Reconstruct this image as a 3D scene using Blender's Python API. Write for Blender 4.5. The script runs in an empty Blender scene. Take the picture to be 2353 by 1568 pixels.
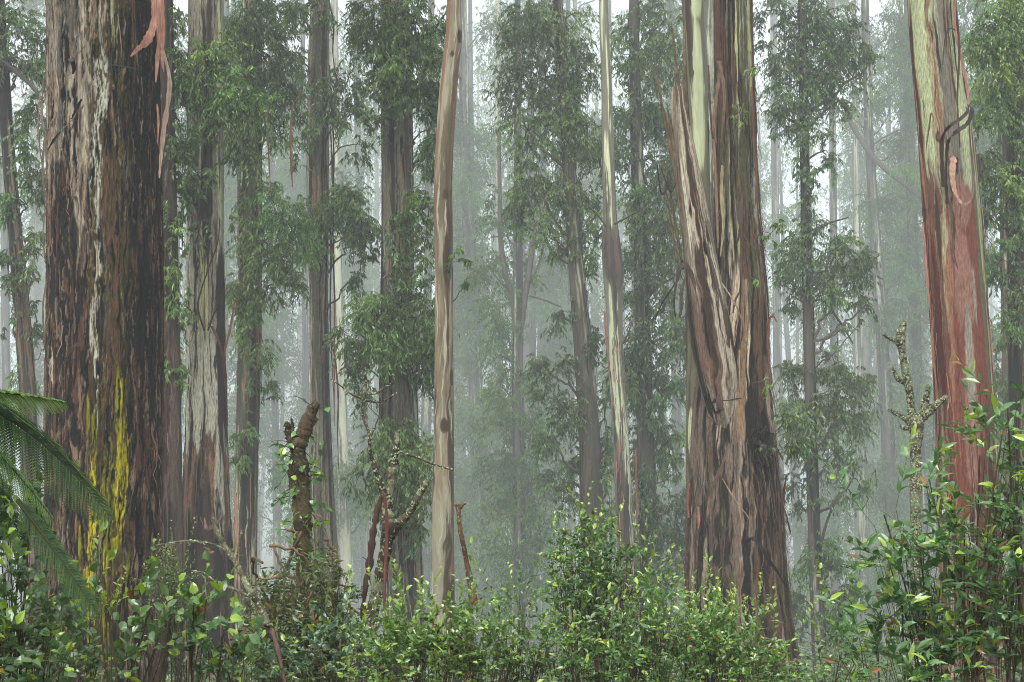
import bpy, math
import numpy as np
from mathutils import Vector

# ------------------------------------------------------------------ camera, world, light
SC = bpy.context.scene
COL = SC.collection
PITCH = math.radians(5.0)
EYE = 1.7
F_PX = 50.0 / 36.0 * 2353.0
cam_d = bpy.data.cameras.new("camera")
cam_d.lens = 50; cam_d.sensor_width = 36; cam_d.clip_start = 0.05; cam_d.clip_end = 3000
cam = bpy.data.objects.new("camera", cam_d); COL.objects.link(cam)
cam.location = (0, 0, EYE); cam.rotation_euler = (math.radians(90) + PITCH, 0, 0)
SC.camera = cam

SUN_EL, SUN_ROT = math.radians(58), math.radians(200)
w = bpy.data.worlds.new("World"); SC.world = w; w.use_nodes = True
nt = w.node_tree; nt.nodes.clear()
wo = nt.nodes.new('ShaderNodeOutputWorld'); bg = nt.nodes.new('ShaderNodeBackground')
sky = nt.nodes.new('ShaderNodeTexSky'); sky.sky_type = 'NISHITA'; sky.sun_disc = False
sky.sun_elevation = SUN_EL; sky.sun_rotation = SUN_ROT; sky.air_density = 1.0; sky.dust_density = 6.0; sky.ozone_density = 1.0
hs = nt.nodes.new('ShaderNodeHueSaturation'); hs.inputs['Saturation'].default_value = 0.3
nt.links.new(sky.outputs[0], hs.inputs['Color']); nt.links.new(hs.outputs[0], bg.inputs[0])
bg.inputs[1].default_value = 0.15
nt.links.new(bg.outputs[0], wo.inputs[0])
sl = bpy.data.lights.new("sun", 'SUN'); sl.energy = 1.0; sl.angle = math.radians(40); sl.color = (1, 0.97, 0.92)
so = bpy.data.objects.new("sun", sl); COL.objects.link(so)
so.rotation_euler = (math.radians(32), 0, math.radians(-20))

SC.view_settings.view_transform = 'Standard'; SC.view_settings.look = 'None'
SC.view_settings.exposure = 1.4; SC.view_settings.gamma = 1
HAZE_DENSITY = 0.0024
HAZE_COLOR = (0.84, 0.915, 0.935)
cy = SC.cycles
cy.volume_bounces = 1; cy.max_bounces = 5; cy.diffuse_bounces = 2; cy.glossy_bounces = 1
cy.transmission_bounces = 2; cy.transparent_max_bounces = 4; cy.sample_clamp_indirect = 4
cy.filter_width = 1.0; cy.use_denoising = True; cy.denoising_prefilter = 'NONE'; cy.denoising_input_passes = 'RGB_ALBEDO_NORMAL'
try: cy.denoiser = 'OPENIMAGEDENOISE'
except Exception: pass

# ------------------------------------------------------------------ helpers
def at(x, y, Y):
    """a point of the place seen in direction (x, y) of a 2353x1568 frame at world distance Y"""
    dx = (x - 1176.5) / F_PX; dy = (784 - y) / F_PX
    d = (dx, math.cos(PITCH) - dy * math.sin(PITCH), math.sin(PITCH) + dy * math.cos(PITCH))
    k = Y / d[1]
    return np.array((d[0] * k, Y, EYE + d[2] * k))

def ypx(z, Y):
    a = np.arctan2(z - EYE, Y) - PITCH
    return 784 - np.tan(a) * F_PX

def gz(x, y):
    y = np.asarray(y, float); x = np.asarray(x, float)
    base = -0.13 * np.clip(y - 1.0, 0, 170) - 0.03 * np.clip(y - 171, 0, 1e9) + 0.04 * np.clip(-y, 0, 60)
    return base + 0.25 * np.sin(x * 0.31 + 1.0) * np.sin(y * 0.23) * np.clip(y / 12, 0, 1) + 0.012 * x

def lin(c):
    c = np.asarray(c, float) / 255.0
    return np.where(c <= 0.04045, c / 12.92, ((c + 0.055) / 1.055) ** 2.4)

def smooth(a): a = np.clip(a, 0, 1); return a * a * (3 - 2 * a)

def vnoise(U, V, seed, per):
    T = np.random.default_rng(seed).random((512, 512))
    ui = np.floor(U).astype(np.int64); vi = np.floor(V).astype(np.int64)
    uf = U - ui; vf = V - vi
    uf = uf * uf * (3 - 2 * uf); vf = vf * vf * (3 - 2 * vf)
    a = np.mod(ui, per) % 512; b = np.mod(ui + 1, per) % 512; c = vi % 512; d = (vi + 1) % 512
    return (T[a, c] * (1 - uf) + T[b, c] * uf) * (1 - vf) + (T[a, d] * (1 - uf) + T[b, d] * uf) * vf

def fbm(phi, z, circ, fu, fv, seed, octv=3, gain=0.5):
    out = 0; amp = 1; tot = 0
    n = max(3, int(round(circ * fu)))
    for k in range(octv):
        out = out + amp * vnoise(phi / (2 * math.pi) * n, z * fv + 37.3 * k, seed + k, n)
        tot += amp; amp *= gain; n = min(n * 2, 500); fv *= 2.0
    return out / tot

MATS = {}
def mesh_obj(name, V, faces, col=None, mat=None, parent=None, smooth_=False):
    """V (n,3) world coordinates; faces = list of (m,k) int arrays"""
    V = np.asarray(V, np.float32)
    if parent is not None: V = V - np.array(parent['origin'], np.float32)
    me = bpy.data.meshes.new(name)
    me.vertices.add(len(V)); me.vertices.foreach_set('co', V.ravel())
    faces = [np.asarray(f, np.int32) for f in faces if len(f)]
    loops = np.concatenate([f.ravel() for f in faces])
    cnt = np.concatenate([np.full(len(f), f.shape[1], np.int32) for f in faces])
    me.loops.add(len(loops)); me.loops.foreach_set('vertex_index', loops)
    me.polygons.add(len(cnt))
    st = np.zeros(len(cnt), np.int32); st[1:] = np.cumsum(cnt)[:-1]
    me.polygons.foreach_set('loop_start', st)
    me.polygons.foreach_set('use_smooth', np.full(len(cnt), bool(smooth_)))
    me.update(calc_edges=True)
    if col is not None:
        c = np.ones((len(V), 4), np.float32); c[:, :3] = col
        a = me.color_attributes.new('pigment', 'FLOAT_COLOR', 'POINT'); a.data.foreach_set('color', c.ravel())
    if mat: me.materials.append(mat)
    o = bpy.data.objects.new(name, me); COL.objects.link(o)
    if parent is not None: o.parent = parent; o['origin'] = [float(v) for v in parent['origin']]
    return o

def thing(name, loc, label, cat, group=None):
    o = bpy.data.objects.new(name, None); COL.objects.link(o)
    o.empty_display_size = 0.3
    o.location = loc; o['origin'] = [float(v) for v in loc]
    o['label'] = label; o['category'] = cat
    if group: o['group'] = group
    return o

class Geo:
    def __init__(s): s.V = []; s.F = {}; s.C = []; s.n = 0
    def add(s, V, F, C):
        V = np.asarray(V); s.V.append(V)
        C = np.asarray(C, float)
        if C.ndim == 1: C = np.tile(C, (len(V), 1))
        s.C.append(C)
        for f in F:
            f = np.asarray(f)
            if len(f): s.F.setdefault(f.shape[1], []).append(f + s.n)
        s.n += len(V)
    def obj(s, name, mat, parent=None, smooth_=False):
        if not s.n: return None
        return mesh_obj(name, np.concatenate(s.V), [np.concatenate(v) for v in s.F.values()], np.concatenate(s.C), mat, parent, smooth_)

def norm(a): return a / np.maximum(np.linalg.norm(a, axis=-1, keepdims=True), 1e-9)

def tubes(g, P, R, col, sides=5, flat=None, flatdir=None, cap=True):
    """P (n,k,3) polylines, R (n,k) radii; flat: thickness ratio for ribbon sections"""
    P = np.asarray(P, float); R = np.asarray(R, float)
    if P.ndim == 2: P = P[None]; R = R[None]
    n, k, _ = P.shape
    T = np.zeros_like(P); T[:, 1:-1] = P[:, 2:] - P[:, :-2]; T[:, 0] = P[:, 1] - P[:, 0]; T[:, -1] = P[:, -1] - P[:, -2]
    T = norm(T)
    if flatdir is None:
        ref = np.where(np.abs(T[:, :1, 2:3]) > 0.75, np.array([[[0.3, 1, 0]]]), np.array([[[0, 0, 1.0]]]))
    else:
        ref = np.asarray(flatdir, float)
        if ref.ndim == 1: ref = ref[None, None]
        elif ref.ndim == 2: ref = ref[:, None]
    A = norm(np.cross(T, ref + 0 * T)); B = np.cross(T, A)
    an = np.arange(sides) / sides * 2 * math.pi + (math.pi / 4 if sides == 4 else 0)
    fl = 1.0 if flat is None else flat
    V = P[:, :, None] + R[:, :, None, None] * (np.cos(an)[None, None, :, None] * A[:, :, None] + fl * np.sin(an)[None, None, :, None] * B[:, :, None])
    idx = np.arange(n * k * sides).reshape(n, k, sides)
    a = idx[:, :-1]; b = idx[:, 1:]
    F = np.stack([a, np.roll(a, -1, 2), np.roll(b, -1, 2), b], -1).reshape(-1, 4)
    FF = [F]
    if cap: FF.append(idx[:, -1]); 
    if cap and sides != 4: FF.append(idx[:, 0][:, ::-1])
    elif cap: FF.append(idx[:, 0][:, ::-1])
    C = np.asarray(col, float)
    if C.ndim == 2 and len(C) == n: C = np.repeat(C, k * sides, 0)
    elif C.ndim == 3: C = np.repeat(C.reshape(-1, 3), sides, 0)
    # same sized faces are grouped by add
    g.add(V.reshape(-1, 3), FF, C)

def leaves(g, P, A, N, L, W, col, kind='lance'):
    """P base, A axis, N normal, L, W lengths (n,), col (n,3)"""
    n = len(P)
    if n == 0: return
    A = norm(A); B = norm(np.cross(A, N)); N = np.cross(B, A)
    L = np.broadcast_to(L, (n,))[:, None]; W = np.broadcast_to(W, (n,))[:, None]
    if kind == 'lance':
        V = np.stack([P, P + A * L * .38 + B * W * .5 + N * W * .12, P + A * L - N * L * .08, P + A * L * .38 - B * W * .5 + N * W * .12], 1)
        idx = np.arange(n * 4).reshape(n, 4)
        F = np.concatenate([idx[:, [0, 1, 2]], idx[:, [0, 2, 3]]])
        g.add(V.reshape(-1, 3), [F], np.repeat(col, 4, 0))
    else:
        m1 = P + A * L * .38; m2 = P + A * L * .74 - N * L * .05; tip = P + A * L - N * L * .16
        up = N * W * .18
        V = np.stack([P, m1, m2, tip, m1 + B * W * .5 + up, m2 + B * W * .34 + up * .7, m1 - B * W * .5 + up, m2 - B * W * .34 + up * .7], 1)
        idx = np.arange(n * 8).reshape(n, 8)
        F4 = np.concatenate([idx[:, [1, 4, 5, 2]], idx[:, [1, 2, 7, 6]]])
        F3 = np.concatenate([idx[:, [0, 4, 1]], idx[:, [0, 1, 6]], idx[:, [2, 5, 3]], idx[:, [2, 3, 7]]])
        g.add(V.reshape(-1, 3), [F4, F3], np.repeat(col, 8, 0))

# ------------------------------------------------------------------ materials
def nodes(name):
    m = bpy.data.materials.new(name); m.use_nodes = True
    t = m.node_tree; t.nodes.clear()
    return m, t, t.nodes.new('ShaderNodeOutputMaterial')

def bark_material(name, rough=0.62, bump=0.4, fine=(55, 55, 4.0), amount=0.35, spec=0.14, dist=.012):
    m, t, out = nodes(name)
    N, K = t.nodes, t.links
    b = N.new('ShaderNodeBsdfPrincipled'); K.new(b.outputs[0], out.inputs[0])
    a = N.new('ShaderNodeAttribute'); a.attribute_name = 'pigment'
    tc = N.new('ShaderNodeTexCoord'); mp = N.new('ShaderNodeMapping'); mp.inputs['Scale'].default_value = fine
    K.new(tc.outputs['Object'], mp.inputs[0])
    n1 = N.new('ShaderNodeTexNoise'); n1.inputs['Scale'].default_value = 1; n1.inputs['Detail'].default_value = 4; n1.inputs['Roughness'].default_value = .65
    K.new(mp.outputs[0], n1.inputs['Vector'])
    mr = N.new('ShaderNodeMapRange'); mr.inputs[1].default_value = .3; mr.inputs[2].default_value = .7
    mr.inputs[3].default_value = 1 - amount; mr.inputs[4].default_value = 1 + amount
    K.new(n1.outputs[0], mr.inputs[0])
    mx = N.new('ShaderNodeVectorMath'); mx.operation = 'SCALE'
    K.new(a.outputs['Color'], mx.inputs[0]); K.new(mr.outputs[0], mx.inputs['Scale'])
    K.new(mx.outputs[0], b.inputs['Base Color'])
    r = N.new('ShaderNodeMapRange'); r.inputs[3].default_value = rough - .15; r.inputs[4].default_value = rough + .2
    K.new(n1.outputs[0], r.inputs[0]); K.new(r.outputs[0], b.inputs['Roughness'])
    b.inputs['Specular IOR Level'].default_value = spec
    bp = N.new('ShaderNodeBump'); bp.inputs['Strength'].default_value = bump; bp.inputs['Distance'].default_value = dist
    K.new(n1.outputs[0], bp.inputs['Height']); K.new(bp.outputs[0], b.inputs['Normal'])
    return m

def leaf_material(name, rough=0.42, trans=0.3, spec=0.5):
    m, t, out = nodes(name)
    N, K = t.nodes, t.links
    a = N.new('ShaderNodeAttribute'); a.attribute_name = 'pigment'
    b = N.new('ShaderNodeBsdfPrincipled'); b.inputs['Roughness'].default_value = rough; b.inputs['Specular IOR Level'].default_value = spec
    K.new(a.outputs['Color'], b.inputs['Base Color'])
    tr = N.new('ShaderNodeBsdfTranslucent')
    hv = N.new('ShaderNodeHueSaturation'); hv.inputs['Hue'].default_value = .485; hv.inputs['Saturation'].default_value = 1.15; hv.inputs['Value'].default_value = 1.5
    K.new(a.outputs['Color'], hv.inputs['Color']); K.new(hv.outputs[0], tr.inputs[0])
    mx = N.new('ShaderNodeMixShader'); mx.inputs[0].default_value = trans
    K.new(b.outputs[0], mx.inputs[1]); K.new(tr.outputs[0], mx.inputs[2]); K.new(mx.outputs[0], out.inputs[0])
    return m

M_BARK = bark_material('fibrous_bark', bump=1.0, fine=(60, 60, 9), amount=.55, dist=.03)
M_SMOOTH = bark_material('smooth_bark', rough=.5, bump=.15, fine=(30, 30, 3.0), amount=.2, spec=.25)
M_WET = bark_material('loose_bark_skin', rough=.4, bump=.2, fine=(90, 90, 5), amount=.5, spec=.2)
M_FAR = bark_material('distant_bark', rough=.7, bump=0, spec=.05, fine=(14, 14, 1.2), amount=.3)
M_TWIG = bark_material('twig_bark', rough=.7, bump=0, amount=.2)
M_LICHEN = bark_material('mossy_lichen_bark', rough=.85, bump=.8, fine=(60, 60, 45), amount=.45, spec=.15)
M_GUM = leaf_material('gum_leaf', .34, .26, .6)
M_GUMFAR = leaf_material('far_gum_leaf', .6, .25, .1)
M_SHRUB = leaf_material('glossy_shrub_leaf', .27, .26, .8)
M_FERN = leaf_material('fern_leaf', .5, .35, .3)

# ------------------------------------------------------------------ trunks
# bark layers: ('n', rgb, fu, fv, cover, sharp, height_mm[, side]) noise cover; ('p', rgb, [(s, y, rs, ry)...], rough, height_mm) patches
KB = 0.69
def prof(t, x):
    if np.isscalar(t): return np.full_like(x, t, dtype=float)
    xs, ys = zip(*t); return np.interp(x, xs, ys)

def trunk_mesh(g, pts, Y, layers, seed, nu=96, dz=0.03, ztop=None, lobes=0.06, base_col=(110, 95, 85), kcol=1.0, flare=1.25, lobef=1.6, bottom=None, warp=0.5, relief=1.0, fm=(1, 1), sat=0.66, tint=(.985, 1.0, .875), rag=.62, soft=1.9):
    pts = sorted(pts, key=lambda p: -p[1])                   # from the bottom up
    C = np.array([at(p[0], p[1], Y) for p in pts]); R = np.array([p[2] * 0.5 * Y / F_PX for p in pts])
    zs = C[:, 2]
    zb, zt = zs[0], zs[-1]
    zmin = float(gz(C[0, 0], Y)) - 0.25 if bottom is None else zb
    ztop_ = zt if ztop is None else max(ztop, zt)
    vis0 = at(0, 1600, Y)[2]; vis1 = at(0, -40, Y)[2]
    z = [zmin]
    while z[-1] < ztop_:
        z.append(z[-1] + (dz if vis0 < z[-1] < vis1 else 0.35))
    z = np.array(z); z[-1] = ztop_
    def ext(a):
        sl0 = (a[1] - a[0]) / (zs[1] - zs[0]); sl1 = (a[-1] - a[-2]) / (zs[-1] - zs[-2])
        r = np.interp(z, zs, a)
        r = np.where(z < zb, a[0] + np.clip(sl0, -.08, .08) * (z - zb), r)
        return r, sl1
    cx, s1 = ext(C[:, 0]); cx = np.where(z > zt, C[-1, 0] + np.clip(s1, -.06, .06) * (z - zt), cx)
    rr = np.interp(z, zs, R)
    if bottom is None: rr = np.where(z < zb, R[0] * (1 + (flare - 1) * np.clip((zb - z) / max(zb - zmin, .3), 0, 1) ** 1.5), rr)
    if ztop is not None and ztop > zt: rr = np.where(z > zt, R[-1] * (1 - 0.75 * (z - zt) / (ztop - zt)), rr)
    # soften the joints of the outline
    k = max(1, int(0.25 / dz)); ker = np.ones(2 * k + 1) / (2 * k + 1)
    pad = lambda a: np.convolve(np.pad(a, k, mode='edge'), ker, 'valid')
    cx = pad(cx); rr = pad(rr)
    phi = np.arange(nu) / nu * 2 * math.pi
    PH, Z = np.meshgrid(phi, z)
    Rm = float(np.mean(R)); circ = 2 * math.pi * Rm
    YP = ypx(Z, Y); S = np.sin(PH); front = np.cos(PH) > -0.15
    lo = fbm(PH, Z, circ, lobef, 0.22, seed + 900, 2) - 0.5
    disp = lo * 2 * lobes * rr[:, None]
    PW = PH + warp * (fbm(PH, Z, circ, 1.2, 0.35, seed + 500, 2) - .5) / max(Rm * 4, .6) * 1.2
    bc = lin(base_col); bc = bc.mean() + (bc - bc.mean()) * sat
    col = np.tile(bc, (len(z), nu, 1))
    PW = PW + (fbm(PH, Z, circ, 9, 2.2, seed + 611, 3, .6) - .5) * .10 / max(Rm, .12)
    ZW = Z + (fbm(PH, Z, circ, 7, .8, seed + 622, 3, .6) - .5) * .5
    # broad tone drift in the pigment
    for i, l in enumerate(layers):
        c = lin(l[1])
        if l[1][2] > 40 or l[1][0] < 60: c = c.mean() + (c - c.mean()) * sat
        if l[0] == 'n':
            _, _, fu, fv, cov, sh, h = l[:7]
            n = fbm(PW, ZW, circ, fu * fm[0], fv * fm[1], seed + 31 * i, 5, rag)
            q = np.quantile(n, np.linspace(0, 1, 41))
            cv = np.clip(prof(cov, YP), 0, 1)
            if len(l) > 7: cv = np.clip(cv * prof(l[7], S), 0, 1)
            thr = np.interp(1 - cv, np.linspace(0, 1, 41), q)
            m = smooth((n - thr) / (sh * soft) + 0.5) * (cv > 0.002)
        else:
            _, _, pl, ro, h = l[:5]
            fu, fv = (l[5] if len(l) > 5 else (10, 1.6))
            nz = (fbm(PW, ZW, circ, fu, fv, seed + 31 * i, 5, .66) - .5) * 2.4
            m = np.zeros_like(Z)
            for (s, y, rs, ry) in pl:
                e = 1 - np.sqrt(((S - s) / rs) ** 2 + ((YP - y) / ry) ** 2) + nz * ro
                m = np.maximum(m, smooth(e * 4 + .5))
            m = m * front
        # each patch of bark carries its own slight tone
        tone = 0.8 + 0.4 * fbm(PW, Z, circ, 6, 0.9, seed + 77 * i + 5, 3)
        col = col * (1 - m[..., None]) + (c * tone[..., None]) * m[..., None]
        disp = disp + m * h * 0.001 * relief
    RR = rr[:, None] + disp
    X = cx[:, None] + RR * S; YY = Y - RR * np.cos(PH)
    V = np.stack([X, YY, Z], -1).reshape(-1, 3)
    idx = np.arange(len(z) * nu).reshape(len(z), nu)
    a = idx[:-1]; b = idx[1:]
    F = np.stack([a, np.roll(a, -1, 1), np.roll(b, -1, 1), b], -1).reshape(-1, 4)
    g.add(V, [F, idx[-1:, :]], np.clip(col.reshape(-1, 3) * kcol * KB * np.array(tint), 0.004, 0.85))
    return cx, rr, z

def wiggle(a, b, k, amp, rng, sag=0.0):
    t = np.linspace(0, 1, k)[:, None]
    P = a + (b - a) * t
    L = np.linalg.norm(b - a)
    o = np.cumsum(rng.normal(0, 1, (k, 3)), 0); o = o - o[0] - (o[-1] - o[0]) * t
    P = P + o * amp * L / math.sqrt(k)
    P[:, 2] += -sag * L * (4 * t[:, 0] * (1 - t[:, 0])) * .5
    return P

def sprays(gl, gt, rng, O, D, ln, nl, leafL, leafW, c0, c1, young=None, droop=.7, kind='lance', hang=1.0, twig_r=.004, twig_c=(62, 50, 40), yfrac=0.0, up=0.0, cover=None):
    """O,D (n,3) origin and direction of each twig; leaves set along it"""
    n = len(O)
    if n == 0: return
    D = norm(D); ln = ln * rng.uniform(.6, 1.3, n)
    t = np.linspace(0, 1, 4)[None, :, None]
    P = O[:, None] + D[:, None] * ln[:, None, None] * t + np.array([0, 0, -1.0]) * (droop * ln)[:, None, None] * t ** 2
    if gt is not None:
        R = twig_r * (1 - .6 * t[..., 0]) * np.ones((n, 1))
        tubes(gt, P, R, lin(twig_c), sides=3, cap=False)
    tt = np.clip((np.arange(nl)[None] + rng.uniform(0, 1, (n, nl))) / nl * .85 + .15, 0, 1)
    Q = O[:, None] + D[:, None] * (ln[:, None] * tt)[..., None] + np.array([0, 0, -1.0]) * ((droop * ln)[:, None] * tt ** 2)[..., None]
    Q = Q.reshape(-1, 3); m = len(Q)
    r = rng.normal(0, 1, (m, 3)); r[:, 2] *= .35
    A = r * .55 + np.repeat(D, nl, 0) * .35 + np.array([0, 0, -1.0]) * hang + np.array([0, 0, 1.0]) * up
    Nn = rng.normal(0, 1, (m, 3))
    if hang < .5: Nn = Nn * .5 + np.array([0, -.25, 1.0])
    L = leafL * rng.uniform(.65, 1.25, m); W = leafW * rng.uniform(.75, 1.2, m)
    u = rng.uniform(0, 1, (m, 1)); tw = np.repeat(rng.uniform(0, 1, (n, 1)), nl, 0)
    c = lin(c0) * (1 - .5 * u - .5 * tw) + lin(c1) * (.5 * u + .5 * tw)
    if young is not None:
        y = (rng.uniform(0, 1, (m, 1)) < yfrac * (0.2 + 1.6 * (tt.reshape(-1, 1) > .72)))
        c = np.where(y, lin(young) * rng.uniform(.55, 1.0, (m, 1)), c)
        c = np.where(rng.uniform(0, 1, (m, 1)) < .025, lin((122, 88, 46)) * rng.uniform(.5, 1.1, (m, 1)), c)
        L = L * rng.choice([1, 1, .7, .5], m); 
    leaves(gl, Q, A, Nn, L, W, c, kind)

FOL = 1.0
GUM0, GUM1, GUMY = (26, 54, 20), (92, 128, 52), (128, 150, 60)

CUR = {'Y': 30.0}
def blob_foliage(gl, gt, rng, trunkx, Y, blobs, leafL, leafW, nl=12, dens=1.0, c0=GUM0, c1=GUM1, limb_r=.035, kind='lance', twigs=True, depth=1.0, sp_len=.5, satell=True):
    """blobs: (x, y, rx, ry[, density, tint]) in frame units; each gets a limb, side branches, leafy sprays"""
    s = Y / F_PX; leafL = leafL * .95; leafW = leafW * 1.28; T_ = CUR.get('T'); gt0 = gt
    sat_ = []
    for bl in blobs:
        for _ in range(1 if rng.random() < .8 else 2):
            a_ = rng.uniform(0, 2 * math.pi); f_ = rng.uniform(.32, .6); d_ = rng.uniform(.95, 1.5)
            sat_.append((bl[0] + bl[2] * d_ * math.cos(a_), bl[1] + bl[3] * d_ * math.sin(a_) + bl[3] * .2, bl[2] * f_, bl[3] * f_ * 1.4, (bl[4] if len(bl) > 4 else 1) * rng.uniform(.35, .8), bl[5] if len(bl) > 5 else 0))
    for bi_, bl in enumerate(list(blobs) + (sat_ if satell else [])):
        if T_ is not None and Y < 42 and gt0 is not None: gt = Geo(); T_.branches.append(gt)
        x, y, rx, ry = bl[:4]; dn = bl[4] if len(bl) > 4 else 1.0; tint = bl[5] if len(bl) > 5 else 0
        c = at(x, y, Y); rx_, rz_ = rx * s, ry * s; ry_ = .5 * (rx_ + rz_) * .8 * depth
        c[1] += rng.uniform(-.35, .35) * ry_
        area = math.pi * rx_ * rz_
        nspray = max(3, int(dens * dn * area * 4.6 * FOL / (nl * leafL * leafW * .55)))
        # limb from the trunk
        tx = trunkx(y + ry * .6) if callable(trunkx) else trunkx
        a = at(tx, y + ry * rng.uniform(.2, .9) + abs(x - tx) * rng.uniform(.5, 1.1), CUR['Y']); limb_k = 1.0 if bi_ < len(blobs) else .5
        if gt is not None and (bi_ < len(blobs) or rng.random() < .3) and np.linalg.norm(a - c) > rx_ * .5:
            P = wiggle(a, c, 9, .16, rng, sag=-.12); tubes(gt, P, np.linspace(limb_r, limb_r * .4, 9) * limb_k, lin((84, 76, 64)), 5)
        nb = max(3, int(nspray / 16))
        d = rng.normal(0, 1, (nb, 3)); d = norm(d) * rng.uniform(.25, 1.0, (nb, 1)) ** .5
        E = c + d * np.array([rx_, ry_, rz_])
        if gt is not None:
            k = 5; t = np.linspace(0, 1, k)[None, :, None]
            P = c + (E - c)[:, None] * t + (np.array([0, 0, 1.0]) * .18 * rz_) * (t * (1 - t) * 4) + rng.normal(0, .05, (nb, k, 3)) * (t * (1 - t) * 4) * rx_
            tubes(gt, P, (limb_r * .42 * (1 - .7 * t[..., 0])) * np.ones((nb, 1)), lin((66, 55, 44)), 4, cap=False)
        pick = rng.integers(0, nb, nspray)
        O = E[pick] + rng.normal(0, 1, (nspray, 3)) * np.array([rx_, ry_, rz_]) * rng.uniform(.12, .3, (nspray, 1))
        D = rng.normal(0, 1, (nspray, 3)) + d[pick] * .8 + np.array([0, 0, .2])
        k0 = np.array(c0, float); k1 = np.array(c1, float)
        if tint > 0: k0 = k0 * (1 - tint) + np.array((80, 112, 40)) * tint; k1 = k1 * (1 - tint) + np.array((128, 158, 62)) * tint
        br = rng.uniform(.8, 1.18); k0 = k0 + rng.uniform(-4, 12) * np.array([1, .4, 0]); k1 = k1 + rng.uniform(-6, 14) * np.array([1, .5, 0])
        sprays(gl, gt if twigs else None, rng, O, D, min(sp_len, rx_ * .9), nl, leafL, leafW, k0 * br, k1 * br, droop=.6, kind=kind, hang=1.1)

def px_line(pts, Y, k=None, dY=0.0):
    """frame polyline (x,y,w[,dy]) to a smooth 3-D polyline + radii (Catmull-Rom)"""
    P = np.array([at(p[0], p[1], Y + (p[3] if len(p) > 3 else 0)) for p in pts]); R = np.array([p[2] * .5 * Y / F_PX for p in pts])
    n = len(P); m = k or 6
    Q = []; RR = []
    for i in range(n - 1):
        p0 = P[max(i - 1, 0)]; p1 = P[i]; p2 = P[i + 1]; p3 = P[min(i + 2, n - 1)]
        for j in range(m):
            t = j / m
            Q.append(.5 * (2 * p1 + (p2 - p0) * t + (2 * p0 - 5 * p1 + 4 * p2 - p3) * t * t + (3 * p1 - p0 - 3 * p2 + p3) * t ** 3)); RR.append(R[i] * (1 - t) + R[i + 1] * t)
    Q.append(P[-1]); RR.append(R[-1])
    return np.array(Q), np.array(RR)

def strip(parent, pts, Y, c0, c1=None, fd=(0.25, -1, 0.1), name='bark_strip', th=.09, mat=None, label=None):
    P, R = px_line(pts, Y, 7)
    n = len(P); t = np.linspace(0, 1, n)[:, None]
    c = lin(c0) * (1 - t) + lin(c1 or c0) * t
    c = (c.mean(1, keepdims=True) + (c - c.mean(1, keepdims=True)) * .7) * np.array([.78, .74, .66])
    rr = np.random.default_rng(int(abs(P[0, 0] * 1000 + P[0, 2] * 777)) % 99991)
    c = c * rr.uniform(.8, 1.15, (n, 1))
    R = R * (1 + .16 * rr.normal(0, 1, n)); c = c * KB
    g = Geo(); tubes(g, P[None], R[None] * .95, c[None], 4, flat=th, flatdir=fd)
    o = g.obj(name, mat or M_WET, parent, False)
    if label: o['label'] = label
    return o

def fringe(g, rng, tx, tr, tz, Y, zlo, zhi, n, cols, lmax=1.6, wmax=.03, side=None):
    """thin strips of loose bark hanging off a trunk"""
    k = 6
    z0 = rng.uniform(zlo, zhi, n)
    ph = rng.uniform(-1.9, 1.9, n) if side is None else rng.choice(side, n) + rng.normal(0, .3, n)
    L = rng.uniform(.25, 1, n) ** 1.5 * lmax
    t = np.linspace(0, 1, k)[None]
    zz = z0[:, None] - L[:, None] * t
    off = (rng.uniform(.0, .06, n) + .02)[:, None] * t ** 1.3 + .012
    cx = np.interp(zz, tz, tx); r = np.interp(zz, tz, tr) + off
    pp = ph[:, None] + rng.normal(0, .06, (n, 1)) * t * 2
    P = np.stack([cx + r * np.sin(pp), Y - r * np.cos(pp), zz], -1)
    P[..., 0] += rng.normal(0, .015, (n, k)) * t
    W = (rng.uniform(.2, 1, n) * wmax)[:, None] * (1 - .6 * t)
    cols = np.array([lin(c) for c in cols]); c = cols[rng.integers(0, len(cols), n)] * rng.uniform(.6, 1.2, (n, 1))
    ref = np.stack([np.sin(ph), -np.cos(ph), 0 * ph], -1)
    tubes(g, P, W * .5, c, 4, flat=.2, flatdir=ref)

# ------------------------------------------------------------------ the setting: ground
def build_ground():
    ys = np.concatenate([np.linspace(-60, -4, 18), np.linspace(-3, 60, 90), np.linspace(62, 200, 60), np.linspace(210, 900, 40)])
    xs = np.concatenate([np.linspace(-700, -70, 22), np.linspace(-65, 65, 100), np.linspace(70, 700, 22)])
    X, Yy = np.meshgrid(xs, ys)
    rng = np.random.default_rng(5)
    Z = gz(X, Yy) + rng.normal(0, .03, X.shape)
    idx = np.arange(X.size).reshape(X.shape)
    F = np.stack([idx[:-1, :-1], idx[:-1, 1:], idx[1:, 1:], idx[1:, :-1]], -1).reshape(-1, 4)
    m, t, out = nodes('forest_litter')
    N, K = t.nodes, t.links
    b = N.new('ShaderNodeBsdfPrincipled'); b.inputs['Roughness'].default_value = .9; K.new(b.outputs[0], out.inputs[0])
    tc = N.new('ShaderNodeTexCoord'); n1 = N.new('ShaderNodeTexNoise'); n1.inputs['Scale'].default_value = 3.2; n1.inputs['Detail'].default_value = 9
    K.new(tc.outputs['Object'], n1.inputs['Vector'])
    cr = N.new('ShaderNodeValToRGB'); cr.color_ramp.elements[0].position = .35; cr.color_ramp.elements[0].color = (.03, .022, .014, 1)
    cr.color_ramp.elements[1].position = .65; cr.color_ramp.elements[1].color = (.10, .085, .045, 1)
    e = cr.color_ramp.elements.new(.5); e.color = (.035, .05, .018, 1)
    K.new(n1.outputs[0], cr.inputs[0]); K.new(cr.outputs[0], b.inputs['Base Color'])
    o = mesh_obj('ground', np.stack([X, Yy, Z], -1).reshape(-1, 3), [F], None, m, None, True)
    o['kind'] = 'structure'
build_ground()

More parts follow.
